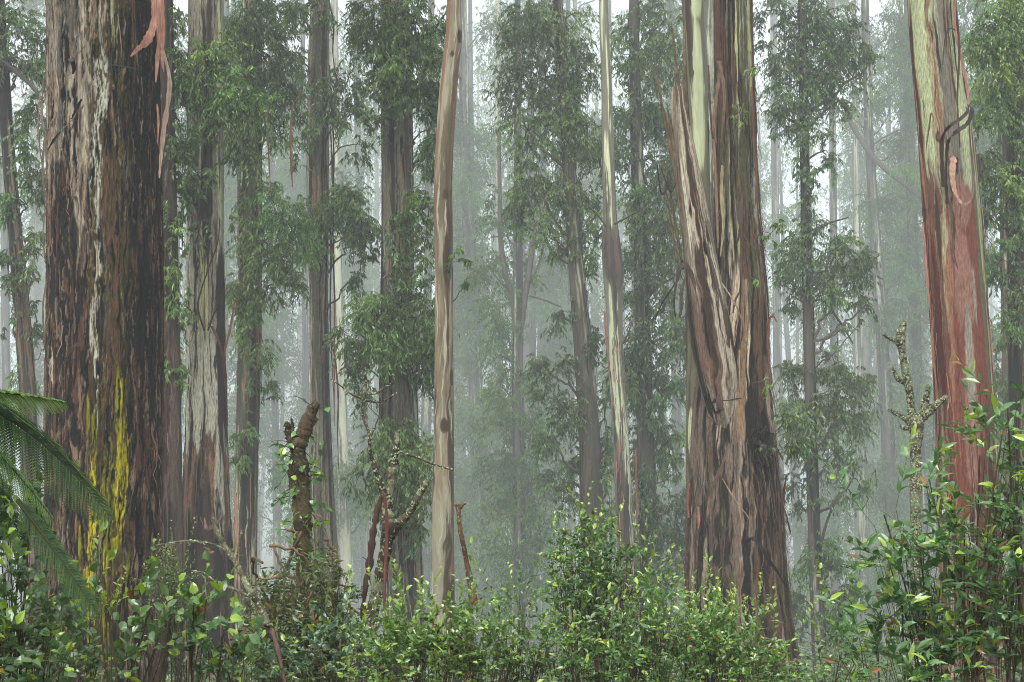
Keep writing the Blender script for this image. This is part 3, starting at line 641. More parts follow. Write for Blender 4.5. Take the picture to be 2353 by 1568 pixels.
# --- the big split trunk
LB = [('n', (112, 96, 74), 3, .2, [(0, .45), (600, .4), (1000, .2), (1568, .2)], .06, 0),
      ('n', (88, 84, 56), 4, .15, [(0, .45), (700, .5), (1000, .15), (1568, 0)], .06, 0, [(-1, .5), (0, 1), (.5, 1.5), (1, 1.6)]),
      ('n', (150, 154, 148), 5, .2, [(0, .28), (300, .2), (700, .25), (900, .1), (1568, .05)], .03, 0, [(-1, .6), (-.2, 1.4), (.4, 1.3), (1, .3)]),
      ('p', (172, 172, 116), [(-.05, 120, .08, 130), (-.45, 420, .06, 90), (-.45, 560, .1, 60), (.7, 100, .08, 130), (.8, 460, .06, 90), (-.2, 560, .05, 40)], .3, 0, (10, .6)),
      ('p', (90, 58, 44), [(-.75, 110, .2, 170), (-.5, 210, .18, 90), (-.15, 180, .1, 60), (-.9, 500, .12, 160)], .5, 10, (10, .9)),
      ('n', (96, 66, 52), 8, .35, [(0, .22), (250, .26), (330, .1), (600, .12), (800, .3), (1568, .45)], .04, 10),
      ('p', (118, 98, 88), [(-.35, 1130, .7, 280), (-.1, 1450, 1.0, 260), (-.8, 950, .3, 230), (.1, 900, .4, 120)], .4, 14, (8, .6)),
      ('n', (164, 142, 130), 9, .5, [(640, 0), (760, .3), (1100, .34), (1568, .36)], .04, 9, [(-1, 1), (.2, 1), (.5, .5), (1, .25)]),
      ('n', (98, 68, 48), 9, .35, [(500, 0), (700, .25), (900, .2), (1200, .14), (1568, .22)], .05, 5, [(-1, .3), (0, .6), (.5, 1.3), (1, 1.5)]),
      ('p', (146, 112, 84), [(-.12, 820, .13, 60), (.1, 800, .1, 80), (.22, 980, .1, 80), (.02, 950, .09, 60), (-.04, 720, .1, 60)], .5, 4, (10, 1.0)),
      ('p', (206, 184, 162), [(-.3, 720, .14, 110), (-.5, 620, .1, 90), (-.45, 980, .1, 110), (.22, 850, .07, 100)], .5, 3, (12, .7)),
      ('p', (30, 24, 22), [(.35, 800, .05, 90), (.62, 1000, .16, 50), (.7, 1150, .07, 80), (-.32, 930, .04, 50), (.3, 1120, .06, 50)], .6, -25, (10, .9)),
      ('n', (40, 31, 28), 13, .5, [(0, .12), (300, .12), (600, .1), (750, .2), (1568, .24)], .04, -14),
      ('n', (44, 36, 31), 5, .3, [(650, 0), (760, .1), (1568, .14)], .04, -14, [(-1, .5), (.2, .8), (.6, 1.4), (1, 1)]),
      ('n', (96, 92, 60), 14, .9, [(900, 0), (1200, .08), (1568, .12)], .05, 0), CRK_SHADE, ('n', (28, 24, 22), 9, .35, [(0, .06), (700, .1), (1568, .14)], .05, -16)]
TB = tree('split', 'massive split trunk with a torn leaning leader on its left and a furrowed brown base', [(1730, 1600, 250), (1712, 1500, 232), (1698, 1380, 228), (1692, 1200, 216), (1688, 1050, 196), (1684, 920, 176), (1690, 800, 150), (1703, 680, 122), (1700, 560, 108), (1694, 460, 102), (1690, 300, 96), (1686, 120, 94), (1684, 0, 92), (1683, -60, 92)], 21.0, LB, 101, nu=420, dz=.02, base_col=(104, 88, 74), lobes=.06, lobef=1.2, flare=1.15, category='giant gum tree', rag=.66, kcol=1.05, sat=.82, warp=.22, soft=1.6)
RB = TB.root
# the torn leader
LD = [('n', (150, 134, 120), 6, .2, .5, .05, 3), ('p', (160, 92, 44), [(.1, 560, .3, 130), (.2, 640, .28, 60), (.35, 480, .2, 90)], .45, -3, (10, .8)), ('p', (92, 70, 52), [(.45, 380, .35, 120), (.4, 270, .4, 100)], .5, 5, (12, 1)),
      ('p', (206, 192, 172), [(.55, 640, .25, 110), (.4, 720, .3, 90), (.6, 780, .2, 90), (-.55, 480, .12, 110), (-.3, 400, .1, 80)], .4, 5, (14, .5)), ('p', (122, 84, 72), [(-.4, 780, .5, 130), (.0, 850, .4, 100)], .5, 2, (8, .6)),
      ('n', (60, 44, 36), 9, .3, .26, .04, -9), ('n', (186, 166, 146), 12, .3, .2, .03, 5), ('p', (20, 16, 14), [(.32, 575, .12, 16), (-.3, 770, .04, 60)], .2, -20, (9, 3)), ('n', (36, 28, 25), 18, .8, .12, .04, -6)]
g = Geo(); trunk_mesh(g, [(1672, 1030, 30), (1662, 960, 66), (1650, 880, 98), (1636, 800, 104), (1622, 700, 96), (1608, 600, 78), (1596, 500, 66), (1583, 420, 58), (1571, 340, 50), (1562, 270, 36), (1556, 200, 20)], 20.62, LD, 102, nu=200, dz=.02, base_col=(128, 108, 92), kcol=1.15, bottom=True, lobes=.10, lobef=2.2)
o = g.obj('leader', M_BARK, RB, True); o['label'] = 'torn leaning leader of pale and rust coloured wood'
for q in ([(1512, 190, 3), (1520, 240, 7), (1534, 310, 10), (1552, 400, 12), (1566, 500, 12), (1578, 600, 8)], [(1542, 50, 3), (1550, 120, 7), (1556, 210, 10), (1568, 320, 12), (1584, 420, 10)], [(1540, 260, 3), (1548, 330, 8), (1560, 400, 10), (1572, 480, 10)],
          [(1556, 160, 4), (1564, 230, 11), (1576, 320, 14), (1588, 420, 14), (1604, 540, 10)], [(1532, 230, 2), (1540, 300, 7), (1552, 380, 9), (1562, 470, 8)], [(1524, 360, 2), (1540, 440, 6), (1556, 540, 8), (1570, 620, 6)], [(1506, 140, 2), (1516, 210, 4), (1530, 280, 6)],
          [(1522, 400, 2), (1536, 470, 4), (1548, 560, 6), (1566, 640, 5)], [(1572, 60, 5), (1574, 160, 12), (1578, 260, 14), (1586, 340, 10)]):
    P, R = px_line([(a, b, c_ * .9, -.45 if b > 150 else -.3) for a, b, c_ in q], 21.0, 6); g = Geo()
    n = len(P); cc = lin((94, 78, 60)) * np.random.default_rng(int(q[0][0])).uniform(.55, 1.35, (1, n, 1)) * np.ones((1, n, 3))
    tubes(g, P[None], R[None], cc, 6, flat=.45, flatdir=(.3, -1, 0)); g.obj('splinter', M_BARK, RB, True)
def bstrip(pts, c0, c1=None, **k): return strip(RB, pts, 21.0, c0, c1, **k)
bstrip([(1600, 680, 3, -.8), (1592, 640, 14, -.85), (1578, 612, 18, -.95), (1564, 612, 14, -1.0), (1556, 640, 8, -1.0), (1549, 690, 6, -1.0), (1552, 730, 3, -1.0)], (130, 104, 100), (40, 32, 32), label='curled brown bark ribbon bending off the left side')
bstrip([(1568, 600, 8, -.8), (1558, 640, 8, -.9), (1546, 660, 5, -.95), (1520, 700, 4, -1), (1504, 740, 2, -1)], (38, 32, 32))
bstrip([(1574, 640, 5, -.8), (1566, 670, 14, -.8), (1566, 700, 14, -.8), (1562, 730, 10, -.8)], (120, 110, 100), (80, 70, 60))
bstrip([(1554, 420, 5, -.7), (1540, 440, 6, -.8), (1518, 384, 3, -.9)], (50, 44, 40))
bstrip([(1538, 425, 6, -.7), (1520, 445, 8, -.8), (1510, 380, 4, -.8)], (48, 42, 40))
bstrip([(1624, 560, 7, -.9), (1655, 680, 9, -1.05), (1672, 760, 12, -1.05), (1676, 800, 5, -1.0)], (84, 66, 54))
bstrip([(1658, 650, 5, -.95), (1690, 700, 5, -1.0), (1718, 770, 4, -.95)], (176, 150, 126), (150, 110, 90))
bstrip([(1700, 670, 3, -.8), (1690, 690, 8, -.9), (1684, 720, 4, -.95)], (70, 54, 48))
bstrip([(1655, 160, 12, -.75), (1648, 210, 10, -.75), (1640, 280, 12, -.75), (1646, 330, 5, -.7)], (150, 118, 96))
bstrip([(1652, 140, 14, -.75), (1662, 190, 10, -.8), (1664, 250, 10, -.8), (1656, 330, 4, -.75)], (130, 96, 80))
bstrip([(1660, 380, 7, -.75), (1658, 440, 12, -.75), (1662, 520, 10, -.75), (1655, 590, 3, -.75)], (176, 164, 112))
bstrip([(1640, 320, 9, -.7), (1644, 400, 10, -.7), (1648, 500, 9, -.72), (1650, 570, 4, -.7)], (156, 122, 96))
bstrip([(1628, 150, 5, -.4), (1630, 220, 8, -.5), (1636, 300, 8, -.6), (1640, 360, 3, -.6)], (86, 62, 50))
bstrip([(1706, 440, 4, -.75), (1702, 490, 12, -.8), (1700, 530, 10, -.8), (1694, 560, 4, -.75)], (96, 76, 64))
bstrip([(1728, 200, 6, -.4), (1732, 320, 8, -.4), (1738, 420, 7, -.4), (1734, 480, 3, -.4)], (134, 76, 52))
bstrip([(1753, 570, 10, -.2), (1757, 620, 6, -.2), (1757, 700, 4, -.2), (1764, 760, 2, -.2)], (96, 44, 40))
bstrip([(1785, 740, 3, -.3), (1776, 728, 8, -.3), (1767, 740, 10, -.3), (1766, 800, 8, -.3), (1770, 890, 6, -.3)], (140, 78, 54))
bstrip([(1764, 740, 4, -.2), (1763, 820, 6, -.2), (1766, 900, 6, -.2), (1774, 990, 6, -.3)], (104, 44, 34))
bstrip([(1807, 1095, 4, -.3), (1800, 1140, 10, -.3), (1797, 1210, 8, -.3)], (110, 44, 40))
bstrip([(1798, 1160, 6, -.2), (1808, 1190, 6, -.2), (1818, 1230, 3, -.2)], (36, 30, 30))
bstrip([(1584, 1110, 5, -1), (1580, 1150, 8, -1), (1583, 1190, 5, -1)], (176, 84, 80))
bstrip([(1604, 1165, 5, -1.05), (1606, 1195, 10, -1.1), (1604, 1215, 4, -1.1)], (180, 92, 96))
bstrip([(1645, 918, 5, -1.0), (1670, 921, 10, -1.1), (1700, 916, 8, -1.05), (1712, 918, 3, -.95)], (52, 36, 30), fd=(0, -.5, 1))
bstrip([(1636, 928, 5, -1.1), (1650, 918, 18, -1.15), (1655, 940, 20, -1.15), (1646, 950, 10, -1.1)], (96, 66, 48))
bstrip([(1660, 1100, 3, -1.15), (1690, 1150, 4, -1.2), (1720, 1190, 4, -1.2), (1730, 1220, 2, -1.1)], (170, 134, 112))
bstrip([(1672, 1030, 4, -1.1), (1655, 1080, 12, -1.15), (1636, 1120, 10, -1.15), (1620, 1150, 4, -1.1)], (120, 90, 76))
bstrip([(1710, 1250, 8, -1.2), (1728, 1238, 12, -1.25), (1745, 1250, 12, -1.25), (1765, 1285, 12, -1.2), (1790, 1320, 8, -1.0), (1806, 1350, 3, -.9)], (44, 34, 30))
bstrip([(1640, 1180, 3, -1.2), (1632, 1220, 10, -1.25), (1636, 1290, 8, -1.3), (1644, 1340, 3, -1.3)], (88, 70, 62))
fringe(TB.gf, TB.rng, TB.cx, TB.rr, TB.z, 21.0, -2.2, 7.5, 150, [(96, 62, 46), (60, 44, 36), (130, 96, 76)], 1.5, .04, side=[-1.5, 1.5])
# cushion of dark rotten wood by the right shoulder
g = Geo(); rng = np.random.default_rng(8)
for i in range(22):
    a = at(1750 + rng.uniform(-22, 26), 1005 + rng.uniform(-45, 60), 20.4); b_ = a + np.array([rng.normal(0, .05), -.03, rng.uniform(-.3, .1)])
    tubes(g, wiggle(a, b_, 6, .2, rng), np.linspace(.03, .008, 6), lin((34, 27, 25)), 5, flat=.5, flatdir=(0, -1, 0))
g.obj('burl', M_BARK, RB, True)
fringe(TB.gf, TB.rng, TB.cx, TB.rr, TB.z, 21.0, -2.0, 2.2, 420, [(84, 66, 56), (56, 44, 38), (110, 92, 78), (80, 54, 42), (42, 34, 30)], .9, .026)
fringe(TB.gf, TB.rng, TB.cx, TB.rr, TB.z, 21.0, 2.2, 8, 90, [(96, 70, 56), (50, 40, 34), (140, 116, 92)], .9, .035)
blob_foliage(TB.gl, TB.gt, TB.rng, TB.x, 20.3, [(1732, 150, 14, 22, .35, .5), (1700, 240, 20, 26, .35, .6), (1690, 275, 16, 14, .3, .6), (1782, 525, 24, 16, .5, .2), (1762, 550, 16, 14, .3), (1800, 960, 24, 18, .7, .3), (1830, 1000, 24, 30, .6, .25), (1755, 880, 12, 30, .35, .5), (1800, 1030, 30, 26, .6), (1730, 640, 10, 10, .2, .5)], .085, .022, limb_r=.01, sp_len=.3, satell=False)
finish(TB)

# --- the red trunk on the right
LC = [('n', (120, 74, 62), 4, .2, .5, .06, 0),
      ('p', (172, 178, 150), [(-.1, -40, .95, 220), (.0, 160, .75, 190), (-.35, 300, .5, 160), (.3, 330, .35, 150)], .3, -3, (9, .35)),
      ('n', (196, 206, 160), 6, .12, [(0, .5), (300, .5), (380, .2), (480, .0)], .03, 0), ('n', (126, 118, 108), 6, .14, [(0, .3), (300, .3), (500, .1), (1568, .1)], .05, 0),
      ('p', (128, 60, 46), [(.1, 560, .5, 130), (.3, 900, .35, 230), (-.3, 800, .35, 160), (.5, 1150, .3, 160), (-.5, 1050, .3, 190)], .5, 5, (9, .6)),
      ('p', (150, 100, 90), [(-.05, 650, .35, 110), (.05, 480, .3, 60), (-.1, 1000, .25, 160)], .5, 3, (9, .7)),
      ('p', (150, 142, 134), [(-.05, 840, .16, 130), (.25, 690, .05, 70), (.0, 1220, .4, 60)], .4, 0, (10, .8)),
      ('p', (104, 104, 72), [(.45, 1040, .2, 60), (.6, 620, .08, 250), (.35, 1150, .12, 80)], .4, 0, (10, .5)),
      ('p', (176, 182, 140), [(.86, 700, .09, 330), (.84, 1150, .07, 260), (.72, 500, .05, 140)], .25, -2, (9, .3)),
      ('n', (160, 104, 76), 9, .18, [(0, .05), (300, .12), (700, .2), (1568, .2)], .03, 6, [(-1, 3), (-.8, 2.4), (-.55, .5), (.3, .2), (.7, .5), (.9, 1.2), (1, 2)]),
      ('n', (178, 162, 126), 11, .14, [(0, .03), (500, .05), (1568, .09)], .03, 2, [(-1, 1.6), (-.5, 1.4), (-.2, .6), (1, .5)]),
      ('n', (84, 38, 32), 9, .25, [(0, .08), (400, .18), (1568, .26)], .04, 5), ('n', (50, 32, 28), 12, .35, [(0, .06), (350, .14), (1568, .18)], .04, 4), ('p', (70, 48, 38), [(-.75, 540, .06, 80)], .4, -8, (12, 2))]
TC = tree('red', 'thick cinnamon red trunk, pale green high up, with dark ribbons of bark looped across it', [(2240, 1600, 142), (2236, 1400, 140), (2228, 1200, 138), (2220, 1000, 136), (2210, 800, 132), (2196, 600, 132), (2184, 430, 130), (2172, 300, 124), (2158, 180, 116), (2146, 60, 112), (2139, -60, 110)], 22.0, LC, 111, nu=300, dz=.022, base_col=(122, 76, 62), mat=M_BARK, lobes=.04, sat=.8, kcol=1.05)
RC = TC.root
fringe(TC.gf, TC.rng, TC.cx, TC.rr, TC.z, 22, -2.5, 7.5, 80, [(176, 108, 84), (84, 44, 38), (190, 130, 100)], 1.8, .03, side=[-1.5, 1.5, -1.2])
def cstrip(pts, c0, c1=None, **k): return strip(RC, pts, 22.0, c0, c1, **k)
cstrip([(2168, 430, 18, -.55), (2164, 360, 18, -.62), (2166, 315, 16, -.72), (2182, 290, 12, -.85), (2205, 275, 12, -.9), (2222, 258, 10, -.85), (2220, 246, 6, -.75)], (88, 52, 44), (70, 44, 40), fd=(.5, -1, .5), label='dark bark ribbon looping up across the pale trunk')
cstrip([(2176, 470, 10, -.55), (2174, 400, 12, -.6), (2178, 330, 12, -.7), (2195, 305, 12, -.85), (2222, 285, 14, -.9), (2234, 255, 14, -.85), (2226, 242, 6, -.75)], (60, 36, 32), (48, 36, 34), fd=(.4, -1, .6))
cstrip([(2192, 360, 20, -.7), (2188, 400, 20, -.76), (2194, 440, 15, -.82), (2208, 465, 10, -.88), (2222, 468, 8, -.85), (2234, 450, 7, -.75), (2238, 400, 6, -.65), (2230, 330, 6, -.55), (2226, 270, 5, -.5)], (222, 164, 132), (56, 40, 36), label='pale salmon bark loop hanging in front of the trunk')
cstrip([(2198, 362, 12, -.66), (2199, 380, 10, -.66), (2200, 400, 5, -.66)], (64, 40, 34))
cstrip([(2192, -30, 8, -.4), (2194, 60, 10, -.45), (2206, 120, 10, -.5), (2222, 200, 12, -.5), (2226, 240, 8, -.5)], (176, 104, 88), (200, 130, 110))
cstrip([(2166, 150, 3, -.7), (2172, 90, 4, -.75), (2182, 66, 5, -.7), (2196, 70, 6, -.6)], (60, 40, 36))
cstrip([(2202, 60, 5, -.55), (2204, 130, 8, -.55), (2200, 230, 6, -.6), (2206, 340, 4, -.65)], (86, 46, 38))
cstrip([(2120, 510, 5, -.15), (2124, 560, 10, -.2), (2130, 640, 10, -.2), (2138, 720, 4, -.2)], (196, 130, 116))
cstrip([(2112, 330, 3, -.2), (2116, 360, 8, -.25), (2122, 420, 8, -.25), (2128, 480, 3, -.3)], (168, 108, 78))
cstrip([(2146, 280, 3, -.55), (2140, 260, 6, -.6), (2134, 300, 6, -.5), (2128, 340, 3, -.4)], (170, 110, 80))
cstrip([(2247, 355, 4, -.15), (2252, 380, 9, -.15), (2250, 420, 6, -.15)], (84, 64, 44))
cstrip([(2142, 700, 3, -.2), (2144, 800, 8, -.2), (2152, 900, 8, -.2), (2156, 1000, 3, -.2)], (170, 104, 76))
finish(TC)

# --- leafy dark tree at the right edge, and its slim neighbour
L7 = [('n', (70, 60, 50), 6, .25, .5, .06, 6), ('n', (40, 34, 30), 8, .3, .4, .05, 8), ('n', (140, 112, 92), 9, .2, .15, .04, 3)]
T = tree('edge', 'dark trunk at the right edge smothered in bright green drooping leaves', [(2352, 1600, 56), (2346, 1000, 50), (2338, 500, 46), (2330, 0, 40), (2328, -60, 40)], 33, L7, 121, nu=80, dz=.05, base_col=(84, 72, 60))
fringe(T.gf, T.rng, T.cx, T.rr, T.z, 33, -2, 9, 80, [(110, 70, 50), (60, 44, 36)], 1.8, .05)
blob_foliage(T.gl, T.gt, T.rng, T.x, 32.3, [(2320, 70, 60, 70, 1.2, .6), (2280, 130, 44, 50, 1, .4), (2340, 170, 50, 50, 1.2, .6), (2260, 60, 50, 60, .8), (2290, 250, 44, 50, 1, .2), (2340, 300, 40, 50, 1.1, .5), (2280, 350, 40, 50, 1, .1), (2330, 420, 40, 50, .9, .3), (2290, 480, 36, 50, .9), (2345, 530, 30, 46, .8, .5), (2300, 600, 36, 50, .9), (2330, 690, 34, 50, .7), (2300, 760, 30, 50, .6)], .14, .032, dens=1.15)
finish(T)
T = tree('edgeslim', 'thin cream streaked trunk just right of the cinnamon red trunk', [(2322, 1600, 26), (2318, 1100, 24), (2312, 700, 22), (2306, 300, 20), (2302, -60, 16)], 44, ribbon_layers(cream=.5), 122, nu=40, dz=.08, base_col=(130, 126, 104))
blob_foliage(T.gl, T.gt, T.rng, T.x, 44, [(2290, 860, 40, 60, .8), (2320, 960, 40, 50, .7), (2280, 560, 26, 60, .7), (2275, 200, 30, 80, .8)], .18, .04)
finish(T)

# --- dark leafy tree at the far left edge
T = tree('leftedge', 'dark shaggy trunk at the left edge with a bare limb reaching to the giant trunk', [(84, 1600, 40), (76, 1200, 38), (64, 900, 36), (52, 720, 34), (32, 500, 30), (14, 280, 28), (-4, 0, 26), (-8, -60, 24)], 33, L7, 131, nu=80, dz=.05, base_col=(84, 74, 64))
fringe(T.gf, T.rng, T.cx, T.rr, T.z, 33, -2, 9, 90, [(120, 70, 50), (50, 40, 36), (90, 66, 56)], 1.8, .05)
blob_foliage(T.gl, T.gt, T.rng, T.x, 33, [(30, 60, 56, 56, 1), (80, 120, 30, 50, .8), (40, 170, 50, 46, .8), (85, 260, 26, 60, .9), (40, 330, 40, 50, .8), (90, 400, 24, 60, 1.1, .1), (60, 470, 40, 50, .9), (80, 570, 30, 50, 1.1), (20, 620, 30, 40, .6), (60, 650, 34, 40, .9), (85, 740, 24, 50, .7), (30, 760, 20, 40, .4), (60, 850, 30, 50, .5)], .14, .032)
P, R = px_line([(-30, 110, 12, 0), (30, 160, 11, -.4), (70, 195, 9, -.7), (100, 235, 6, -1)], 33); g = Geo(); tubes(g, P, R, lin((60, 54, 50)), 7); g.obj('bare_limb', M_BARK, T.root, True)
P, R = px_line([(-40, 430, 10, 0), (0, 452, 8, 0), (30, 470, 7, 0), (50, 520, 6, 0)], 33); g = Geo(); tubes(g, P, R, lin((50, 44, 42)), 7); g.obj('bare_limb', M_BARK, T.root, True)
finish(T)

# ================================================================== trees fading into the mist
def far_layers(pale=.12, dark=.35):
    return [('n', (92, 84, 76), 4, .15, .5, .08, 0), ('n', (178, 178, 150), 5, .12, pale, .05, 0), ('n', (48, 42, 38), 5, .18, dark, .06, 8)]
def misty(key, label, pts, Y, blobs, seed, pale=.12, dark=.4, base=(88, 80, 72), leafL=.2, leafW=.048, dens=1.0, extra=None, limbs=(), fr=40, group=None, col0=GUM0, col1=GUM1):
    w = np.mean([p[2] for p in pts]); CUR['T'] = None; k_ = 1.0 if Y < 62 else 1.25 if Y < 63 else 1.5; Y = Y * k_; leafL *= k_ ** .9; leafW *= k_ ** .9
    T = tree(key, label, pts, Y, far_layers(pale, dark), seed, mat=M_FAR, base_col=base, nu=max(20, int(w * 1.6)), dz=.12, kcol=1.15, tint=(.96, 1.0, .9), flare=1.2, top_crown=False, group=group)
    fringe(T.gf, T.rng, T.cx, T.rr, T.z, Y, at(0, 1500, Y)[2], at(0, 0, Y)[2], fr, [(90, 70, 60), (50, 42, 38)], 2.5, .07)
    blob_foliage(T.gl, T.gt, T.rng, T.x, Y, blobs, leafL, leafW, nl=10, dens=dens * 1.1, limb_r=.06 * k_, depth=1.3, sp_len=.8 * k_, c0=col0, c1=col1, twigs=Y < 60)
    for q in limbs:
        P, R = px_line(q, Y); g = Geo(); tubes(g, P, R, lin(base) * .8, 6); g.obj('limb', M_FAR, T.root, True)
    finish(T, M_GUMFAR if Y > 60 else M_GUM)
    return T
def column(rng, fx, y0, y1, spread, step=60, rx=(30, 55), p=.8, d=(.5, 1.1)):
    spread *= 1.35
    out = []
    y = y0
    while y < y1:
        if rng.random() < p:
            r = rng.uniform(*rx); out.append((fx(y) + rng.normal(0, spread), y, r, r * rng.uniform(.8, 1.3), rng.uniform(*d)))
        y += step * rng.uniform(.6, 1.3)
    return out
def lx(pts):
    q = sorted(pts, key=lambda p: p[1]); ys = [p[1] for p in q]; xs = [p[0] for p in q]
    return lambda y: float(np.interp(y, ys, xs))
rg = np.random.default_rng(77)

p = [(1368, 1600, 58), (1362, 1230, 54), (1355, 1000, 48), (1340, 800, 42), (1322, 600, 34), (1302, 300, 28), (1288, 100, 24), (1276, -60, 22)]
misty('leafy', 'leaning brown gum clothed in leaves from top to middle, left of the pole-like pale gum', p, 43,
      [(1220, 60, 56, 60, 1), (1285, 50, 66, 50, 1.1, .4), (1190, 190, 50, 50, 1), (1255, 180, 60, 56, 1), (1330, 160, 50, 60, 1), (1215, 300, 50, 50, .9), (1290, 310, 66, 56, 1.1), (1345, 330, 30, 60, .9), (1200, 410, 36, 46, .7), (1260, 430, 60, 50, 1), (1325, 460, 44, 60, .9), (1190, 500, 30, 40, .5), (1265, 540, 46, 40, .7), (1330, 600, 34, 50, .5), (1372, 560, 20, 90, .7), (1375, 760, 20, 90, .7), (1290, 720, 30, 40, .5), (1265, 860, 40, 50, .8), (1305, 940, 40, 56, .9), (1260, 1010, 36, 44, .7), (1320, 1060, 30, 50, .7), (1390, 960, 18, 90, .8), (1395, 1130, 18, 90, .7), (1280, 1130, 40, 40, .6)], 201, pale=.05, dark=.4, base=(104, 88, 76), leafL=.17, leafW=.042, fr=120)
p = [(1500, 1600, 44), (1490, 1200, 42), (1480, 900, 38), (1472, 600, 34), (1462, 300, 28), (1455, -60, 22)]
misty('behindpole', 'dark misty gum with wide leafy sides, between the pole-like gum and the split trunk', p, 47,
      [(1470, 40, 56, 50, 1), (1530, 40, 40, 60, .5), (1450, 130, 40, 50, .8), (1505, 150, 60, 60, 1), (1470, 250, 50, 56, .8), (1530, 270, 30, 50, .7), (1480, 370, 60, 60, 1), (1530, 400, 30, 60, .8), (1460, 460, 30, 50, .8), (1510, 500, 56, 56, 1), (1490, 600, 60, 60, 1.1), (1540, 620, 30, 50, .6), (1470, 690, 44, 40, .9), (1520, 720, 44, 40, .9), (1500, 790, 60, 60, 1.1), (1545, 800, 30, 50, .9), (1470, 880, 50, 50, 1), (1530, 900, 40, 50, 1), (1480, 990, 44, 50, .9), (1540, 1010, 36, 40, .8), (1500, 1090, 50, 50, .9), (1470, 1180, 34, 50, .7), (1530, 1180, 50, 50, .9), (1480, 1280, 30, 50, .8), (1545, 1280, 40, 50, 1), (1510, 1370, 50, 50, 1)], 202,
      limbs=[[(1478, 700, 9), (1510, 660, 7), (1545, 640, 5), (1575, 612, 3)], [(1485, 1350, 9), (1520, 1310, 8), (1560, 1320, 5)]])
p = [(1120, 1600, 40), (1112, 1400, 38), (1100, 1050, 34), (1085, 700, 30), (1070, 400, 26), (1060, -60, 22)]
misty('dim', 'dim grey trunk veiled in mist, just right of the smooth tan trunk', p, 84, column(rg, lx(p), 60, 1500, 24, 55, (30, 56), .9, (.6, 1.1)) + [(1120, 960, 50, 60, .8), (1130, 1120, 50, 60, .8), (1075, 1180, 40, 60, .8), (1130, 1290, 50, 60, .9), (1090, 1400, 50, 50, .8)], 203)
p = [(1156, 1600, 16), (1150, 1000, 15), (1146, 500, 13), (1144, -60, 12)]
misty('thread', 'very thin pale trunk in the mist, straight and almost leafless', p, 96, column(rg, lx(p), 150, 1500, 26, 160, (24, 44), .8, (.4, .7)), 204, pale=.5, dark=.1, base=(130, 126, 110), fr=10)
p = [(1196, 1600, 36), (1194, 1400, 34), (1192, 1100, 28), (1190, 900, 26), (1190, 740, 24)]
misty('fork', 'misty gum that forks into a wide V halfway up', p, 62.5, [(1150, 520, 40, 50, .5), (1250, 480, 40, 60, .5), (1150, 880, 44, 50, .8), (1230, 860, 30, 44, .7), (1150, 980, 50, 50, .9), (1220, 1000, 44, 50, .9), (1160, 1080, 50, 50, .9), (1225, 1110, 44, 50, .9), (1170, 1180, 44, 50, .9), (1240, 1200, 40, 50, .8), (1180, 1290, 50, 50, .9), (1230, 1330, 30, 40, .6), (1165, 1390, 40, 50, .8), (1130, 620, 44, 60, .6), (1210, 640, 26, 50, .4), (1140, 760, 44, 60, .7)], 205,
      limbs=[[(1190, 760, 22), (1178, 690, 16), (1160, 620, 14), (1150, 540, 12), (1148, 430, 10), (1146, 300, 8)], [(1192, 770, 20), (1205, 690, 16), (1218, 610, 14), (1226, 550, 13), (1243, 480, 9), (1240, 430, 6)], [(1198, 700, 10), (1212, 660, 7), (1240, 600, 6), (1260, 500, 4)], [(1215, 680, 5), (1250, 690, 5), (1290, 706, 4)], [(1228, 545, 5), (1190, 540, 5), (1130, 545, 4)]])
p = [(1888, 1600, 34), (1878, 1400, 32), (1868, 1150, 28), (1862, 900, 25), (1854, 600, 25), (1848, 300, 21), (1842, -60, 18)]
misty('tiered', 'dark slim gum with separate tiers of foliage, right of the split trunk', p, 43,
      [(1830, 40, 60, 50, 1), (1900, 30, 50, 40, .8), (1800, 120, 44, 44, .8), (1870, 110, 60, 50, 1), (1940, 120, 44, 50, 1), (1990, 150, 30, 40, .8), (1850, 190, 60, 46, 1), (1920, 200, 50, 40, .9), (1850, 290, 40, 50, .8), (1790, 240, 30, 40, .4), (1890, 350, 26, 40, .6), (1870, 430, 24, 50, .6), (1845, 380, 24, 40, .5), (1870, 560, 46, 44, 1), (1920, 590, 46, 50, 1), (1830, 600, 40, 44, .8), (1975, 620, 36, 56, .9), (1900, 660, 50, 40, .9), (1820, 680, 30, 30, .6), (1990, 700, 26, 30, .6), (1930, 760, 20, 20, .5), (1850, 860, 44, 36, .9), (1920, 900, 56, 50, 1.2), (1975, 870, 26, 34, .8), (1860, 940, 50, 50, 1.1), (1940, 970, 46, 30, .9), (1830, 1010, 36, 50, .8), (1960, 1100, 40, 46, .8), (1900, 1060, 34, 40, .6), (1850, 1120, 30, 50, .6), (1900, 1300, 50, 60, 1), (1940, 1350, 36, 50, 1), (1850, 1380, 34, 50, .7), (1910, 1430, 50, 40, .9)], 206, dark=.5, base=(80, 70, 62), leafL=.17, leafW=.042,
      limbs=[[(1866, 1010, 9), (1900, 950, 7), (1930, 900, 5)], [(1858, 700, 8), (1890, 690, 6), (1930, 740, 6), (1960, 790, 3)], [(1852, 300, 8), (1890, 260, 6), (1930, 230, 4)], [(1850, 560, 7), (1890, 520, 6), (1950, 500, 3)], [(1880, 1280, 8), (1900, 1200, 6), (1930, 1130, 4)]])
p = [(2056, 1600, 34), (2050, 1300, 32), (2040, 1000, 30), (2026, 750, 28), (2008, 500, 24), (1996, 300, 20), (1985, -60, 18)]
